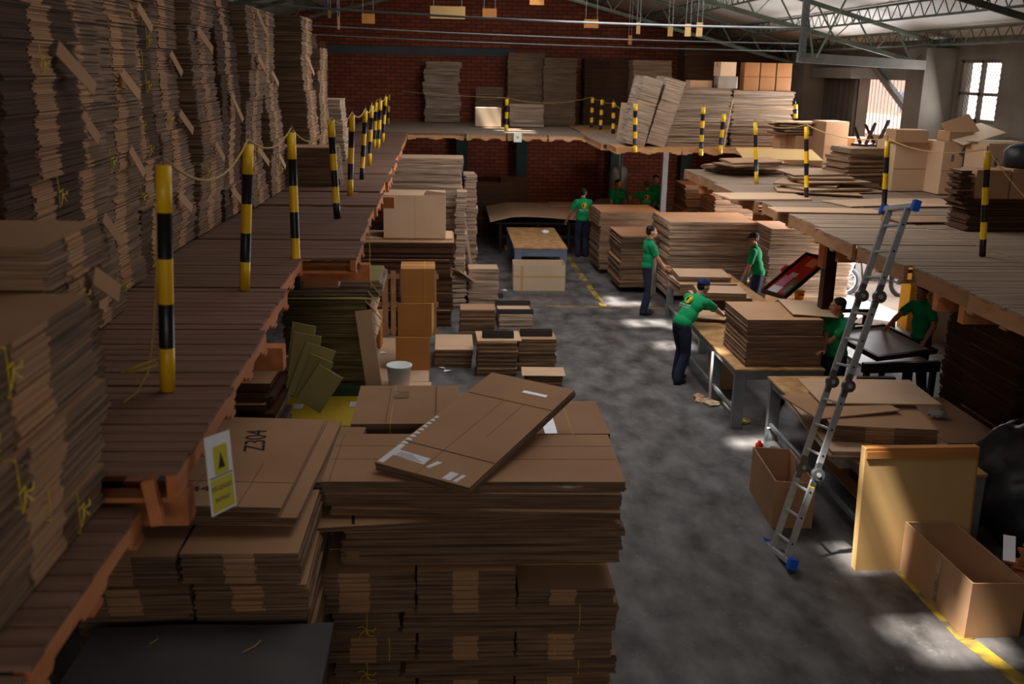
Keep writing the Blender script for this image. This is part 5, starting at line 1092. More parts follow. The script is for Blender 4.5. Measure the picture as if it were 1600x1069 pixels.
def person(label, loc, face, H=1.7, lean=4, hip=0, feet=((-.1, 0), (.1, 0)), hands=((-.25, .05, .82), (.25, .05, .82)), poles=((-.6, -1, -.2), (.6, -1, -.2)), head=(0, 0), hair='short', hairm=None, cap=None,
           logo=False, chest_logo=False, apron=False, glove=False, hdir=None, pelvis_z=.965, twist=0, wide=1.0, vox=.0085, curl=22, footyaw=(-8, 8), group='workers in green polo shirts'):
    """face = heading in degrees (0 looks along +Y, 90 looks along -X); hands and feet in the figure's own frame"""
    t = empty('person', loc, R(face), label, 'person', group); s = H/1.72; t.scale = (s, s, s)
    Rl = Matrix.Rotation(-R(lean), 3, 'X') ; Rt = Matrix.Rotation(R(twist), 3, 'Z')
    P = Vector((0, hip, pelvis_z)); RL = Rt @ Rl
    up = RL @ Vector((0, 0, 1)); sp = lambda x, y, z: P+RL @ Vector((x, y, z))
    N = sp(0, 0, .505); S = [sp(-.175*wide, 0, .445), sp(.175*wide, 0, .445)]
    hy, hp = head; RH = Rt @ Matrix.Rotation(R(hy), 3, 'Z') @ Matrix.Rotation(-R(lean*.45+hp), 3, 'X')
    Hc = N+up*.05+RH @ Vector((0, .02, .125))
    hd = lambda x, y, z: Hc+RH @ Vector((x, y, z))
    bm = bmesh.new()
    # head
    ell(bm, hd(0, -.012, .028), .076, .096, .088, RH); ell(bm, hd(0, .028, -.028), .06, .066, .082, RH); ell(bm, hd(0, .058, -.078), .034, .03, .03, RH, 10, 7)
    cap_seg(bm, hd(0, .088, .016), hd(0, .112, -.02), .009, .015, 8); ell(bm, hd(0, .085, .03), .05, .016, .012, RH, 10, 7)
    ell(bm, hd(0, .091, -.05), .025, .012, .011, RH, 10, 7)
    for q in (-1, 1): ell(bm, hd(q*.078, -.01, -.008), .01, .02, .032, RH, 10, 7); ell(bm, hd(q*.042, .06, -.02), .022, .022, .02, RH, 10, 7)
    cap_seg(bm, N-up*.06, hd(0, -.02, -.05), .058, .052)
    # trunk core
    ell(bm, sp(0, 0, .36), .15, .095, .17, RL); ell(bm, sp(0, 0, .14), .13, .09, .18, RL); ell(bm, sp(0, 0, -.02), .14, .1, .1, RL)
    T = []; E = []
    for q in (0, 1):
        e, w_ = ik(S[q], hands[q], .285, .26, RL @ Vector(poles[q])); E.append(e); T.append(w_)
        cap_seg(bm, S[q].lerp(S[1-q], .08), e, .046, .04); cap_seg(bm, e, e.lerp(w_, .35), .041, .043); cap_seg(bm, e.lerp(w_, .35), w_, .042, .027)
        fd = Vector(hdir[q][0]) if hdir else (w_-e).normalized(); nn = Vector(hdir[q][1]) if hdir else Vector((0, 0, 1))
        hand(bm, w_, fd, nn, -1 if q else 1, curl)
        if glove:
            g = bmesh.new(); hand(g, w_, fd, nn, -1 if q else 1, curl); cap_seg(g, w_-fd*.05, w_+fd*.02, .036, .036)
            for v in g.verts: v.co = w_+(v.co-w_)*1.12
            bmesh.ops.recalc_face_normals(g, faces=g.faces[:]); go = obj('work_glove', g, GLOVE, t); remesh(go, .008, 2)
    hips = [P+Rt @ Vector((-.085, 0, -.03)), P+Rt @ Vector((.085, 0, -.03))]; K = []; AN = []
    for q in (0, 1):
        fx, fy = feet[q][:2]; an = Vector((fx, fy-.02, .085)); kpole = Vector((feet[q][0]*.6, 1, 0)); k, an = ik(hips[q], an, .44, .42, kpole); K.append(k); AN.append(an)
        cap_seg(bm, hips[q], k, .07, .05); cap_seg(bm, k, an, .05, .035)
    bmesh.ops.recalc_face_normals(bm, faces=bm.faces[:]); b = obj('body', bm, SKIN, t); remesh(b, vox, 2)
    # face details
    for q in (-1, 1):
        e_ = bmesh.new(); ell(e_, hd(q*.03, .082, .008), .011, .008, .007, RH, 10, 6); obj('eye', e_, WHITE, t, True)
        e_ = bmesh.new(); ell(e_, hd(q*.03, .089, .008), .0055, .004, .0055, RH, 8, 6); obj('pupil', e_, LOGOK, t, True)
        e_ = bmesh.new(); cap_seg(e_, hd(q*.014, .094, .03), hd(q*.046, .08, .032), .004, .003, 6); obj('eyebrow', e_, HAIR, t)
    e_ = bmesh.new(); cap_seg(e_, hd(-.02, .098, -.052), hd(.02, .098, -.052), .0045, .0045, 6); obj('mouth', e_, mat('lips', (130, 70, 60)), t)
    # hair
    hb = bmesh.new(); ell(hb, hd(0, -.024, .046), .0815, .096, .08, RH, 18, 12); ell(hb, hd(0, -.05, .0), .072, .06, .075, RH, 16, 10)
    if hair != 'short': ell(hb, hd(0, .035, .09), .06, .045, .03, RH, 12, 8)
    obj('hair', hb, hairm or HAIR, t, True)
    if cap:
        c_ = bmesh.new(); r = bmesh.ops.create_uvsphere(c_, u_segments=20, v_segments=12, radius=1); bmesh.ops.delete(c_, geom=[v for v in c_.verts if v.co.z < -.05], context='VERTS')
        bmesh.ops.transform(c_, matrix=Matrix.Translation(hd(0, -.012, .045)) @ RH.to_4x4() @ Matrix.Diagonal((.09, .108, .088, 1)), verts=c_.verts[:]); co = obj('cap', c_, cap, t, True)
        c_ = bmesh.new(); pts = [(-.07, .075, 0), (-.06, .13, -.008), (0, .165, -.012), (.06, .13, -.008), (.07, .075, 0)]
        lo = [c_.verts.new(hd(x, y, .052+z)) for x, y, z in pts]; hi = [c_.verts.new(hd(x, y, .058+z)) for x, y, z in pts]; c_.faces.new(lo[::-1]); c_.faces.new(hi)
        for k in range(5): c_.faces.new((lo[k], lo[(k+1) % 5], hi[(k+1) % 5], hi[k]))
        bmesh.ops.recalc_face_normals(c_, faces=c_.faces[:]); obj('cap_brim', c_, cap, co)
    # shirt
    sh = bmesh.new(); ell(sh, sp(0, -.005, .37), .182*wide, .118, .17, RL, 18, 12); ell(sh, sp(0, .012, .16), .162*(.4+.6*wide), .125, .2, RL, 18, 12); ell(sh, sp(0, .0, .02), .168*(.5+.5*wide), .128, .12, RL, 18, 12)
    cap_seg(sh, S[0].lerp(S[1], .12), S[0].lerp(S[1], .88), .07, .07); cap_seg(sh, N-up*.07, N+up*.02, .075, .062)
    for q in (0, 1):
        el = E[q]; cap_seg(sh, S[q]-up*.004, S[q].lerp(el, .35), .076, .07); tube(sh, [S[q].lerp(el, .12), S[q].lerp(el, .4), S[q].lerp(el, .8)], [.07, .07, .067], 14)
    bmesh.ops.recalc_face_normals(sh, faces=sh.faces[:]); so_ = obj('polo_shirt', sh, SHIRT, t); remesh(so_, .011, 5)
    cl = bmesh.new(); cpts = [N+up*.035+RL @ Vector((.062*math.sin(a), .066*math.cos(a)+.004, -.012*math.cos(a))) for a in [2*PI*i/16 for i in range(16)]]; tube(cl, cpts, .014, 6, closed=True); obj('collar', cl, SHIRTD, so_, True)
    # trousers
    tr = bmesh.new(); ell(tr, P+Vector((0, 0, -.02)), .158, .118, .12, Rt, 16, 10)
    for q in (0, 1):
        h = hips[q]; tube(tr, [h+Vector((0, 0, .03)), h.lerp(K[q], .3), h.lerp(K[q], .75), K[q], K[q].lerp(AN[q], .35), AN[q]+Vector((0, 0, .01)), AN[q]+Vector((0, 0, -.035))], [.09, .1, .088, .08, .078, .072, .075], 16)
    bmesh.ops.recalc_face_normals(tr, faces=tr.faces[:]); to_ = obj('trousers', tr, JEAN, t); remesh(to_, .012, 4)
    bl = bmesh.new(); 
    for q in (0, 1):
        f = bmesh.new(); Mf = Matrix.Rotation(R(footyaw[q]), 3, 'Z'); A_ = Vector((AN[q].x, AN[q].y, 0)); g = lambda x, y, z: A_+Mf @ Vector((x, y, z))
        cap_seg(f, g(0, .0, .13), g(0, .0, .05), .05, .046); ell(f, g(0, .06, .042), .047, .12, .042, Mf); ell(f, g(0, .13, .034), .048, .065, .034, Mf); ell(f, g(0, -.03, .04), .04, .045, .04, Mf)
        for v in f.verts: v.co.z = max(v.co.z, .004)
        bmesh.ops.recalc_face_normals(f, faces=f.faces[:]); o_ = obj('boot', f, BOOT, t); remesh(o_, .01, 2)
        sl = bmesh.new(); ell(sl, g(0, .055, .012), .05, .135, .014, Mf); 
        for v in sl.verts: v.co.z = max(v.co.z, .0)
        obj('sole', sl, mat('boot_sole', (30, 28, 28)), o_)
    bl.free()
    if logo or chest_logo:
        y = -1 if logo else 1; sc_ = 1.0 if logo else .34; cx = 0 if logo else -.085; cz = .36 if logo else .35
        # badge and lettering printed on the shirt: thin flat shapes pressed onto the cloth
        yy = -.145 if logo else .128
        lg = bmesh.new(); N_ = 24
        def disc(bm_, rx, rz, y_, dx=0, dz=0, ring=None):
            vs = [bm_.verts.new(sp(cx+dx+rx*math.cos(2*PI*i/N_), y_, cz+dz+rz*math.sin(2*PI*i/N_))) for i in range(N_)]
            if ring:
                v2 = [bm_.verts.new(sp(cx+dx+rx*ring*math.cos(2*PI*i/N_), y_, cz+dz+rz*ring*math.sin(2*PI*i/N_))) for i in range(N_)]
                for i in range(N_): bm_.faces.new((vs[i], vs[(i+1) % N_], v2[(i+1) % N_], v2[i]))
            else: bm_.faces.new(vs)
        lo_ = empty('shirt_print', (0, 0, 0)); lo_.parent = so_
        k = bmesh.new(); disc(k, .058*sc_, .062*sc_, yy); s1 = obj('badge_ground', k, LOGOK, lo_)
        k = bmesh.new(); disc(k, .066*sc_, .07*sc_, yy-.001*-y, ring=.84); obj('badge_ring', k, LOGOY, lo_)
        k = bmesh.new(); v = [k.verts.new(sp(cx+a_*sc_, yy-.002*-y, cz+b_*sc_)) for a_, b_ in ((-.02, -.045), (.018, -.05), (.03, -.01), (.05, .02), (.03, .045), (-.005, .05), (-.02, .03), (.0, .015), (-.01, -.005))]; k.faces.new(v); obj('badge_figure', k, LOGOY, lo_)
        for l in lo_.children:
            sw = l.modifiers.new('on_cloth', 'SHRINKWRAP'); sw.target = so_; sw.offset = .006
            l.modifiers.remove(sw)
        if logo:
            for line, sz, dz, n_ in ((9, .046, -.1, 0), (14, .026, -.14, 1)):
                me = strokes_mesh(line, sz, n_); me.materials.append(LOGOW); o_ = bpy.data.objects.new('shirt_lettering', me); COL.objects.link(o_); o_.parent = lo_
                Mx = Matrix((RL @ Vector((1, 0, 0)), RL @ Vector((0, 0, 1)), RL @ Vector((0, -1, 0)))).transposed().to_4x4(); Mx.translation = sp(0, yy, cz+dz); o_.matrix_local = Mx
    if apron:
        a_ = bmesh.new(); V = []
        for i in range(13):
            row = []
            for j in range(15):
                ang = R(-75+150*j/14); z = .42-.98*i/12; wd_ = .55 if i < 3 else 1
                rx, ry = (.185, .15) if z > -.1 else (.2, .17)
                row.append(a_.verts.new(sp(rx*math.sin(ang*wd_), ry*math.cos(ang*wd_)+.01+.006*math.sin(j*1.7), z)))
            V.append(row)
        for A1, B1 in zip(V, V[1:]):
            for k in range(14): a_.faces.new((A1[k], A1[k+1], B1[k+1], B1[k]))
        ao = obj('apron', a_, APRON, t, True); sm_ = ao.modifiers.new('thick', 'SOLIDIFY'); sm_.thickness = .006
        for q in (-1, 1):
            n_ = bmesh.new(); tube(n_, [sp(q*.1, .13, .4), sp(q*.1, .06, .55), sp(q*.05, -.07, .55)], .008, 5); obj('apron_strap', n_, APRON, ao)
    return t
def Lc(T, face, H, world):                  # world point -> figure frame (for hand targets)
    v = Vector(world)-Vector(T); v = Matrix.Rotation(-R(face), 3, 'Z') @ v; return v/(H/1.72)
# man in the apron, hand on the farther bench
L = PZ(1008, 491, 0); L.z = 0; f = -88
hw = PZ(1030, 415, .89)
person('person in green polo and grey-green apron standing in profile at the farther bench', (L.x, L.y, .0), f, 1.74, lean=1, feet=((-.1, .03), (.1, -.05)), hands=(Lc(L, f, 1.74, (FX0-.02, L.y+.02, .92)), Lc(L, f, 1.74, (FX0-.06, L.y-.2, .93))), head=(-2, 4), apron=True, hdir=(((0, 1, -.15), (0, 0, 1)),)*2, curl=10)
# man in the blue cap bending over the long bench
L = PZ(1062, 596, 0); L.z = 0; f = -62; H_ = 1.72
person('person in a blue cap, seen from behind, bending over the long bench with a sheet', (L.x, L.y, 0), f, H_, lean=40, hip=-.04, feet=((-.14, .06), (.1, -.12)), hands=(Lc(L, f, H_, (MX0+.55, L.y+.62, 1.0)), Lc(L, f, H_, PZ(1132, 494, 1.0))), poles=((-1, -.2, -.3), (1, -.2, -.3)), head=(-8, -8), cap=NAVY, logo=True, hdir=((Lc((0, 0, 0), f, 1.72, (.9, .4, -.2)), (0, 0, 1)), (Lc((0, 0, 0), f, 1.72, (.95, .25, -.12)), (0, 0, 1))), pelvis_z=.95, wide=1.2)
# man across the farther bench, grey glove
Yp = 18.6; x = PY(1186, 420, Yp).x; f = 62
person('person in bright green polo and dark cap across the farther bench, glancing back', (x, Yp, 0), f, 1.72, lean=14, hands=((-.26, .25, .85), (-.05+.3, .22, .85)), head=(48, -2), cap=mat('dark_grey_cap', (44, 46, 54)), glove=True)
# man seen from behind at the machine table
L = PZ(908, 401, 0); f = 8
person('person seen from behind with both hands on the wide pale sheet of the machine table', (L.x, L.y, 0), f, 1.74, lean=2, hands=((-.36, .18, .93), (-.1, .38, .95)), head=(-30, 0), logo=True, twist=0, vox=.011)
# three men in the far corner
x = PY(963, 300, 28).x; person('person leaning near the grey pressure tank, glancing toward the shadowed pair', (x, 28.0, 0), 188, 1.72, lean=10, hands=((-.2, .3, .95), (.2, .3, .9)), head=(25, 0), chest_logo=True, vox=.012)
x = PY(1011, 300, 27.3).x; person('grey-haired person seen from behind facing a colleague in the dark corner', (x, 27.3, 0), -6, 1.74, lean=6, hands=((-.42, .3, 1.25), (.2, .3, .95)), head=(10, 0), hairm=mat('greying_hair', (70, 66, 62), (92, 88, 84), (50, 50, 50)), logo=True, vox=.012, wide=1.1)
x = PY(1024, 300, 28.2).x; person('tallest far worker facing the grey-haired colleague, half hidden', (x, 28.2, 0), 160, 1.83, lean=4, hands=((-.2, .2, .95), (.2, .25, .95)), head=(15, 8), vox=.012)
# man in profile beside the tall pile
Yp = 13.0; x = 5.42; f = 118; L = Vector((x, Yp, 0))
person('person in green polo looking across the tall folded-box pile, behind the ladder', (x, Yp, 0), f, 1.72, lean=3, hands=(Lc(L, f, 1.72, (5.1, Yp-.02, 1.02)), Lc(L, f, 1.72, (5.12, Yp-.3, 1.02))), poles=((-.5, -1, -.3), (.6, -.8, -.3)), head=(-32, 2), wide=1.12, chest_logo=True, hdir=(((0, 1, -.1), (0, 0, 1)),)*2)
# man in the shadow by the printing table
L = Vector((7.12, 14.0, 0)); f = 110
person('person standing in deep shadow by the printing table, one arm stretched to the grey frame', (L.x, L.y, 0), f, 1.72, lean=8, hands=(Lc(L, f, 1.72, (6.95, 13.55, 1.0)), Lc(L, f, 1.72, (6.5, 13.95, 1.05))), poles=((-1, -.3, 0), (1, -.3, .2)), head=(10, 8), feet=((-.13, 0), (.13, .05)), vox=.01)
# ------------------------------------------------------------------ folding ladder leaning on the window-side gallery
base = Vector((3.36, 8.93, 0)); topm = PX(1405, 324, 4.5); d = (topm-base).normalized()
bA, bB = PZ(1207, 850, 0), PZ(1227, 882, 0); sd_ = (bB-bA); sd_ = (sd_-d*sd_.dot(d)).normalized(); nn = sd_.cross(d).normalized()
LEN = (topm-base).length; HALF = .19
t = empty('folding_ladder', base, 0, 'hinged aluminium folding ladder with blue feet leaning on the window-side gallery', 'ladder')
fr = Matrix((sd_, nn, d)).transposed().to_4x4(); fr.translation = base; t.matrix_world = fr
def lb(x0, x1, y0, y1, z0, z1, m=ALU, nm='rail'): return obj(nm, bevel(BM((x0, x1, y0, y1, z0, z1)), .003), m, t)
seg = LEN/4
for s in (-1, 1):
    for k in range(4): lb(s*HALF-.014, s*HALF+.014, -.033, .033, .03+k*seg+(.07 if k else 0), (k+1)*seg-(.07 if k < 3 else 0))
    for k in range(1, 4):
        bm = bmesh.new(); q = tube(bm, [(s*HALF-.03, -.02, k*seg), (s*HALF+.03, -.02, k*seg)], .062, 20); j = obj('hinge', bm, STEEL, t)
        bm = bmesh.new(); tube(bm, [(s*HALF-.04, -.02, k*seg), (s*HALF+.04, -.02, k*seg)], .022, 12); obj('hinge_hub', bm, ALU, j)
        lb(s*HALF-.02, s*HALF+.02, -.03, .03, k*seg-.12, k*seg+.12, STEEL, 'hinge_arm')
for k in range(4):
    for r_ in (.2, .52, .84):
        z = (k+r_*.92)*seg+.02
        lb(-HALF+.014, HALF-.014, -.016, .016, z-.012, z+.012, ALU, 'rung')
        for s in (-1, 1): bm = bmesh.new(); tube(bm, [(s*HALF-.016, 0, z), (s*HALF+.016, 0, z)], .011, 10); obj('rung_end', bm, BLK, t)
lb(-.36, .30, -.03, .03, .0, .05, ALU, 'stabiliser_bar'); lb(-.3, .3, -.025, .025, LEN-.03, LEN+.025, ALU, 'stabiliser_bar')
for x in (-.38, .34): lb(x-.045, x+.045, -.04, .04, -.03, .08, BLUEP, 'rubber_foot')
for x in (-.32, .33): lb(x-.03, x+.03, -.035, .035, LEN-.055, LEN+.05, BLUEP, 'rubber_foot')
obj('sticker', BM((HALF+.0142, HALF+.0152, -.025, .025, .78, .86)), YEL, t); obj('sticker', BM((-HALF-.0152, -HALF-.0142, -.025, .025, .78, .86)), YEL, t)
obj('sticker', BM((HALF-.012, HALF+.012, -.0345, -.0335, .78, .85)), YEL, t)
# ------------------------------------------------------------------ striped posts and ropes
def post(base, top, label, n=5, r=.032, first='y', group='black and yellow striped posts', ring=True):
    base, top = Vector(base), Vector(top); L_ = (top-base).length; t = empty('striped_post', base, 0, label, 'post', group)
    t.rotation_euler = (top-base).to_track_quat('Z', 'Y').to_euler(); bm = bmesh.new(); N = n
    for k in range(N):
        z1 = L_*(1-k/N); z0 = L_*(1-(k+1)/N)+(0 if k == N-1 else 0)
        mi = k % 2
        tube(bm, [(0, 0, z0), (0, 0, z1)], r, 16, mi=mi, caps=(k in (0, N-1)))
    bmesh.ops.remove_doubles(bm, verts=bm.verts[:], dist=.0003); o = obj('striped_tube', bm, [YEL, BLK] if first == 'y' else [BLK, YEL], t, False)
    for p in o.data.polygons: p.use_smooth = len(p.vertices) == 4
    if ring: bm = bmesh.new(); tube(bm, [(0, .0, L_), (.012, 0, L_+.035), (-.0, 0, L_+.06), (-.014, 0, L_+.035), (0, 0, L_)], .006, 6); obj('eyelet', bm, STEEL, t)
    return t
PL = [((262, 610), (255, 258)), ((382, 453), (388, 225)), None, ((527, 342), (517, 188)), ((547, 305), (550, 180)), ((565, 280), (571, 173)), ((577, 258), (581, 165)), ((585, 232), (588, 160)), ((591, 232), (595, 157)), ((598, 222), (603, 151)), ((607, 194), (608, 147))]
tops = []
for i, q in enumerate(PL):
    nm_ = ['nearest', 'second', 'third', 'fourth', 'fifth', 'sixth', 'seventh', 'eighth', 'ninth', 'tenth', 'last'][i]
    if q is None:
        b = PY(464, 452, 8.35); b2 = PY(455, 207, 8.45); extra = ', fixed below the deck edge'
    else:
        b = PZ(*q[0], ZL+.002); b2 = PY(*q[1], b.y+.01); extra = ''
    post(b, b2, f"{nm_} black and yellow striped post along the bundle-wall gallery{extra}", n=[5, 5, 6, 6, 5, 6, 5, 5, 5, 5, 5][i], r=.037 if i < 5 else .033)
    tops.append(b2)
def rope(name, pts, m, r, label, sag=.18, cat='rope', group=None):
    bm = bmesh.new(); P_ = []
    for a, b in zip(pts, pts[1:]):
        a, b = Vector(a), Vector(b); s_ = sag*(b-a).length/2.5
        for k in range(10): u = k/10; p = a.lerp(b, u); p.z -= s_*4*u*(1-u); P_.append(p)
    P_.append(Vector(pts[-1])); tube(bm, P_, r, 6); o = obj(name, bm, m, None, True); return setp(o, label, cat, group)
rope('barrier_rope', [p+Vector((0, 0, .035)) for p in tops[:4]], ROPE, .007, 'straw rope looped over the four nearest striped posts', .2)
rope('barrier_rope', [p+Vector((0, 0, .035)) for p in tops[3:]]+[PY(630, 142, 26.5)], ROPE, .007, 'straw rope over the farther striped posts toward the brick wall', .12)
a = tops[0]+Vector((0, 0, .03)); e_ = PZ(195, 630, ZL+.3)
bm = bmesh.new(); tube(bm, [a, a+Vector((-.03, -.02, -.1)), PY(246, 400, a.y-.02), PY(240, 520, a.y-.03), PY(232, 580, a.y-.05), PY(215, 612, a.y-.1), PY(192, 630, a.y-.2)], .006, 6)
setp(obj('rope_end', bm, ROPE, None, True), 'loose rope end hanging down from the nearest striped post', 'rope')
bm = bmesh.new(); tube(bm, [PY(186, 585, a.y-.1), PY(215, 572, a.y-.1), PY(243, 562, a.y-.06), PY(246, 570, a.y-.06), PY(225, 577, a.y-.1), PY(200, 583, a.y-.1)], .005, 6)
setp(obj('rope_loop', bm, TWINE, None, True), 'short yellow loop tied to the bundles beside the nearest striped post', 'rope')
bm = bmesh.new(); tube(bm, [PY(577, 356, 8.95), PY(578, 400, 8.95), PY(577, 420, 8.97), PY(580, 450, 8.95)], .004, 5); setp(obj('dangling_string', bm, TWINE), 'yellow string dangling below the gallery edge before the big kraft carton', 'string')
PRr = [((1535, 400), (1543, 237), 6, 'last'), ((1380, 345), (1387, 220), 5, 'blue-clamped'), ((1260, 311), (1260, 198), 6, 'second'), ((1182, 287), (1180, 191), 5, 'first')]
rt = []
for (bp, tp, n_, nm_) in PRr:
    b = PZ(*bp, ZR+.006); tt = PY(*tp, b.y+.01); post(b, tt, f"{nm_} striped post along the window-side gallery, counted from the far end" if nm_ in ('first', 'second') else (f"nearest striped post on the window-side gallery, in front of the kraft boxes" if nm_ == 'last' else 'striped post rising behind the ladder top on the window-side gallery'), n=n_, r=.034, group='striped posts on the window-side gallery'); rt.append(tt)
rope('barrier_rope', [p+Vector((0, 0, .03)) for p in rt[::-1]]+[PX(1640, 345, 5.8)], ROPE, .006, 'straw rope along the striped posts of the window-side gallery', .1)
far = []
for i, (bp, tp, Yq) in enumerate([((924, 199), (926, 153), 27.6), ((938, 203), (941, 156), 26.4), ((958, 209), (959, 160), 25.0), ((992, 238), (993, 162), 20.95), ((1095, 243), (1099, 167), 20.95), ((1125, 239), (1131, 178), 20.955), ((791, 205), (792, 155), 24.98), ((1243, 185), (1243, 163), 21.2)]):
    b = PY(*bp, Yq); tt = PY(*tp, Yq+.01); post(b, tt, ['striped post deepest in the far gallery corner', 'second striped post out of the far gallery corner', 'third striped post out of the far gallery corner', 'striped post at the leaning board packs', 'striped post before the tall sheet stack by the leaning packs', 'tilted striped post with a pale pipe beside it', 'lone striped post on the far landing beside the sunlit stack', 'short striped post end near the concrete column'][i], n=[6, 6, 6, 7, 7, 5, 5, 3][i], r=.045, group='striped posts of the far gallery'); far.append(tt)
rope('barrier_rope', [PY(630, 143, 26.4), far[6]+Vector((0, 0, .03))], ROPE, .006, 'thin rope across the far landing to its lone striped post', .02); rope('barrier_rope', [far[6]+Vector((0, 0, .03)), far[0]+Vector((0, 0, .03)), far[1], far[2], far[3]+Vector((0, 0, .03)), far[4]+Vector((0, 0, .03)), PY(1240, 170, 21.1)], ROPE, .006, 'thin rope from the far landing past the tall sheet stacks', .1)
o = obj('pale_pipe', BM((-.012, .012, -.012, .012, 0, 1.0)), PAD); p = PY(1130, 237, 21.03); p.z = ZL+.025; o.location = p; o.rotation_euler = (0, R(7), 0); setp(o, 'thin pale pipe beside the tilted striped post', 'pipe')
# ------------------------------------------------------------------ notices
def leafl(label, P4, lines, m):
    c = sum(P4, Vector())/4; ux = ((P4[1]-P4[0])+(P4[2]-P4[3])).normalized(); uy = (P4[3]-P4[0]); uy = (uy-ux*uy.dot(ux)).normalized(); uz = ux.cross(uy)
    t = empty('warning_notice', c, 0, label, 'notice'); t.matrix_world = Matrix.Translation(c) @ Matrix((ux, uy, uz)).transposed().to_4x4()
    w_ = (P4[1]-P4[0]).length/2; h_ = (P4[3]-P4[0]).length/2
    obj('sheet', BM((-w_, w_, -h_, h_, -.003, 0)), WHITE, t)
    return t, w_, h_
DY = mat('dull_yellow_print', (206, 190, 50))
q = [PY(303, 803, 4.02), PY(328, 775, 4.3), PY(308, 682, 4.5), PY(293, 700, 4.1)]
p0 = PY(311, 745, 4.05)
t = empty('warning_notice', (-.975, 4.1, 2.98), R(62), 'white and yellow warning notice hanging off the gallery edge above the box piles', 'notice'); t.rotation_euler = (R(82), R(10), R(74))
obj('sheet', BM((-.11, .11, -.17, .17, -.002, 0)), WHITE, t)
obj('yellow_panel', BM((-.095, .095, -.16, -.02, .0005, .0015)), DY, t); obj('yellow_band', BM((-.05, .07, -.005, .12, .0005, .0015)), DY, t); obj('rule', BM((-.1, .1, -.014, -.009, .0005, .002)), INKB, t)
bm = bmesh.new(); v = [bm.verts.new(x) for x in ((-.02, .02, .002), (.04, .02, .002), (.01, .09, .002))]; bm.faces.new(v); obj('triangle', bm, INK, t)
for k, (n_, sz, y_) in enumerate(((9, .032, -.06), (7, .03, -.11))):
    me = strokes_mesh(n_, sz, k+5); me.materials.append(INKB); l_ = bpy.data.objects.new('lettering', me); COL.objects.link(l_); l_.parent = t; l_.location = (0, y_, .002)
o = obj('plastic_box_sign', bevel(BM((-.1, .1, -.02, .02, -.22, 0)), .005), mat('white_panel', (226, 230, 226))); p = PY(809, 208, 24.95); o.location = p; setp(o, 'small white notice with a green mark hung under the far landing', 'notice')
bm = bmesh.new(); ell(bm, (0, -.022, -.1), .035, .003, .035); obj('green_mark', bm, mat('lime_mark', (160, 200, 60)), o)
# ------------------------------------------------------------------ overhead: cables, hanging boards, drop tube
for i, (pa, pb, ya, yb) in enumerate([((430, 8), (1260, 44), 13, 14), ((455, 38), (1260, 68), 18, 18.5), ((450, 52), (1245, 80), 23, 23)]):
    a = PY(*pa, ya); b = PY(*pb, yb); bm = bmesh.new(); n_ = 14; pts = [a.lerp(b, k/n_)-Vector((0, 0, .05*4*(k/n_)*(1-k/n_))) for k in range(n_+1)]
    pts = [Vector((XL+.05, a.y, a.z+.12))]+pts
    tube(bm, pts, [.016, .012, .012][i], 6); setp(obj('overhead_conduit', bm, GREY, None, True), ['thickest grey overhead conduit crossing the hall nearest the camera', 'thin overhead conduit crossing the hall behind the thickest one', 'dull overhead conduit crossing closest to the brick wall'][i], 'conduit', 'overhead conduits')
def hang(pl, pr, pt, pb, Y, label, m=KRAFTY, rz=0):
    a = PY(pl, pt, Y); b = PY(pr, pb, Y); w_ = b.x-a.x; h_ = a.z-b.z; t = empty('hanging_board', ((a.x+b.x)/2, Y, b.z), R(rz), label, 'hanging board', 'boards hung from the roof')
    obj('board', BM((-w_/2, w_/2, 0, .012, 0, h_)), m, t); zr = roofz((a.x+b.x)/2)-b.z-.02
    for x in (-w_*.4, w_*.4): bm = bmesh.new(); tube(bm, [(x, .006, h_-.01), (x*.8, .006, zr)], .003, 4); obj('wire', bm, ALU, t)
hang(672, 727, 9, 30, 16, 'widest pale yellow board hung from the roof ridge'); hang(754, 776, 13, 27, 22, 'dim orange board hung beyond the widest one', KRAFTO)
hang(828, 850, -4, 8, 18, 'small board hung at the ridge beside the dim orange one', KRAFTO); hang(913, 935, 30, 44, 22, 'dull square board hung near the far roof slope', KRAFTO); hang(565, 586, 21, 37, 20, 'small tilted board hung over the bright bricks', KRAFTO, 15)
for i, (pl, pr, pt, pb, Y) in enumerate([(512, 517, 12, 28, 14), (527, 531, 26, 46, 17), (995, 1000, 34, 53, 20), (1044, 1051, 40, 57, 20), (1071, 1079, 37, 57, 17), (1089, 1097, 35, 57, 17), (982, 987, 55, 70, 24)]):
    hang(pl, pr, pt, pb, Y, ['narrow card strip hung above the bundle wall, nearer one', 'narrow card strip hung above the bundle wall, farther one', 'narrow card strip hung over the leaning packs', 'card strip hung left of the close pair', 'inner card strip of the close hanging pair', 'outer card strip of the close hanging pair', 'card strip hung lowest over the dark corner'][i].replace('hung left of', 'hung just before'), KRAFTY if i not in (6,) else KRAFTO)
a = PY(1252, 95, 17.0); b = PY(1254, -30, 17.0)
t = empty('drop_post', (a.x, 17.0, a.z), 0, 'dark square post dropping from the roof to the edge beam', 'post'); obj('post', BM((-.05, .05, -.05, .05, 0, roofz(a.x)-a.z-.03)), STEEL, t)
cbm = bmesh.new(); bar(cbm, (-.05, 0, .05), (XR-.65-a.x, 1.05, -.02), .12, .16); obj('cross_beam', cbm, mat('dull_beam_paint', (88, 84, 80), (100, 96, 90), (3, 3, 3), rough=.8), t)
for (p_, q_) in (((0, 0, .9), (.2, 0, .05)), ((.25, 0, .05), (.75, 0, 1.2))): bm = bmesh.new(); tube(bm, [p_, q_], .018, 6); obj('brace_rod', bm, TRUSS, t)
bm = bmesh.new(); bar(bm, PX(1366, 104, 8.72), PX(1434, 194, 8.72), .1, .12); setp(obj('diagonal_brace', bm, STEEL), 'dark diagonal steel brace across the bright upper doorway', 'brace')
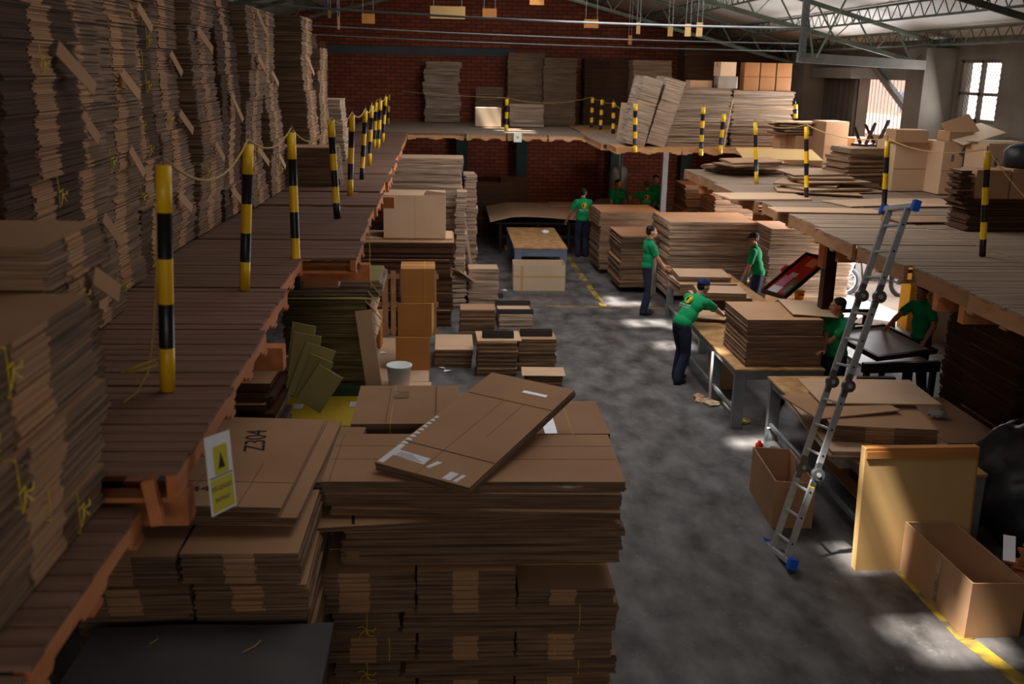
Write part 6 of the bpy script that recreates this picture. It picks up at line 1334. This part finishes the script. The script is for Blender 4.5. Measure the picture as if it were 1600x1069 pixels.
# ------------------------------------------------------------------ yellow pillar, yard: motorcycles, sheeting
struct('pillar_yellow', BM((XR-.4, XR-.02, 17.95, 18.36, 0, ZR-.34)), mat('yellow_pillar_paint', (226, 170, 40), (236, 180, 50), (2, 2, 2)))
def wheel(t, x, r=.3, nm='wheel'):
    bm = bmesh.new(); tube(bm, [(x+r*math.cos(2*PI*k/24), 0, r+r*math.sin(2*PI*k/24)) for k in range(24)], .045, 8, closed=True); w_ = obj(nm, bm, mat('grey_tyre', (52, 52, 56)), t, True)
    bm = bmesh.new(); tube(bm, [(x+.8*r*math.cos(2*PI*k/20), 0, r+.8*r*math.sin(2*PI*k/20)) for k in range(20)], .014, 6, closed=True); tube(bm, [(x, -.05, r), (x, .05, r)], .05, 10)
    for k in range(10): a_ = 2*PI*k/10; tube(bm, [(x, 0, r), (x+.8*r*math.cos(a_), 0, r+.8*r*math.sin(a_))], .005, 4)
    obj('spokes', bm, ALU, w_)
def moto(loc, rz, label, m):
    t = empty('motorcycle', loc, R(rz), label, 'motorcycle', 'motorcycles parked in the yard'); wheel(t, -.65); wheel(t, .65)
    bm = bmesh.new(); ell(bm, (.12, 0, .82), .28, .13, .13); obj('fuel_tank', bm, m, t, True)
    bm = bmesh.new(); ell(bm, (-.35, 0, .82), .38, .12, .06); obj('seat', bm, BLK, t, True)
    bm = bmesh.new(); ell(bm, (.02, 0, .48), .2, .13, .17); obj('engine', bm, STEEL, t, True)
    bm = bmesh.new(); tube(bm, [(-.65, .08, .3), (-.15, .08, .4), (.2, .05, .35)], .02, 6); tube(bm, [(-.15, 0, .4), (-.1, 0, .75), (.35, 0, .85), (.25, 0, .3)], .022, 6); obj('frame', bm, BLK, t)
    for s in (-1, 1): bm = bmesh.new(); tube(bm, [(.65, s*.08, .3), (.42, s*.07, .95)], .022, 6); obj('fork', bm, ALU, t)
    bm = bmesh.new(); tube(bm, [(.3, -.36, 1.0), (.42, -.12, 1.04), (.42, .12, 1.04), (.3, .36, 1.0)], .014, 6); obj('handlebar', bm, BLK, t)
    bm = bmesh.new(); ell(bm, (.55, 0, .9), .09, .1, .1); obj('headlamp', bm, ALU, t, True)
    bm = bmesh.new(); tube(bm, [(-.85, -.12, .35), (-.3, -.14, .3), (.1, -.12, .28)], .04, 8); obj('exhaust', bm, ALU, t, True)
    for s in (-1, 1): bm = bmesh.new(); tube(bm, [(.4, s*.2, 1.04), (.36, s*.3, 1.22)], .007, 5); ell(bm, (.36, s*.3, 1.25), .02, .06, .04); obj('mirror', bm, BLK, t, True)
    bm = bmesh.new(); ell(bm, (.5, .16, .85), .03, .03, .03); obj('indicator', bm, mat('orange_lens', (240, 110, 20)), t, True)
p = PZ(1345, 466, 0); moto((p.x+.4, p.y+.3, -.009), 170, 'motorcycle with a big pale front wheel parked nearest the doorway', mat('silver_paint', (160, 164, 170)))
p = PZ(1425, 458, 0); moto((p.x+.8, p.y+.6, -.009), 150, 'dark motorcycle parked behind the first one', mat('black_gloss', (30, 32, 36)))
p = PZ(1400, 445, 0); moto((p.x+2.2, p.y+1.6, -.009), 165, 'farthest motorcycle standing in the bright yard', mat('dark_blue_gloss', (30, 40, 70)))
bm = bmesh.new(); V = []
for i in range(13):
    row = []
    for j in range(13):
        u, v_ = i/12, j/12; row.append(bm.verts.new((u*1.1*(.25+.75*v_), .12*math.sin(u*9+v_*3), 1.9*(1-v_)+.0)))
    V.append(row)
for i in range(12):
    for j in range(12): bm.faces.new((V[i][j], V[i+1][j], V[i+1][j+1], V[i][j+1]))
o = obj('white_dust_sheet', bm, mat('lilac_white_sheet', (206, 200, 224), (224, 220, 236), (2, 2, 2)), None, True); sm = o.modifiers.new('thick', 'SOLIDIFY'); sm.thickness = .01; p = PX(1326, 465, XR+.5); o.location = (XR+.5, p.y, .6); o.rotation_euler = (0, 0, R(-10)); setp(o, 'lilac-white dust sheet draped beside the motorcycles at the yard doorway', 'sheet')
tb = empty('sheet_stand', (XR+.95, p.y-.1, 0), R(-10), 'low stand under the dust sheet in the yard', 'stand'); obj('bar', BM((-.4, .5, .22, .26, 2.3, 2.36)), BLACKM, tb); obj('leg', BM((-.4, -.36, .12, .16, 0, 2.3)), BLACKM, tb); obj('leg', BM((.46, .5, .12, .16, 0, 2.3)), BLACKM, tb)
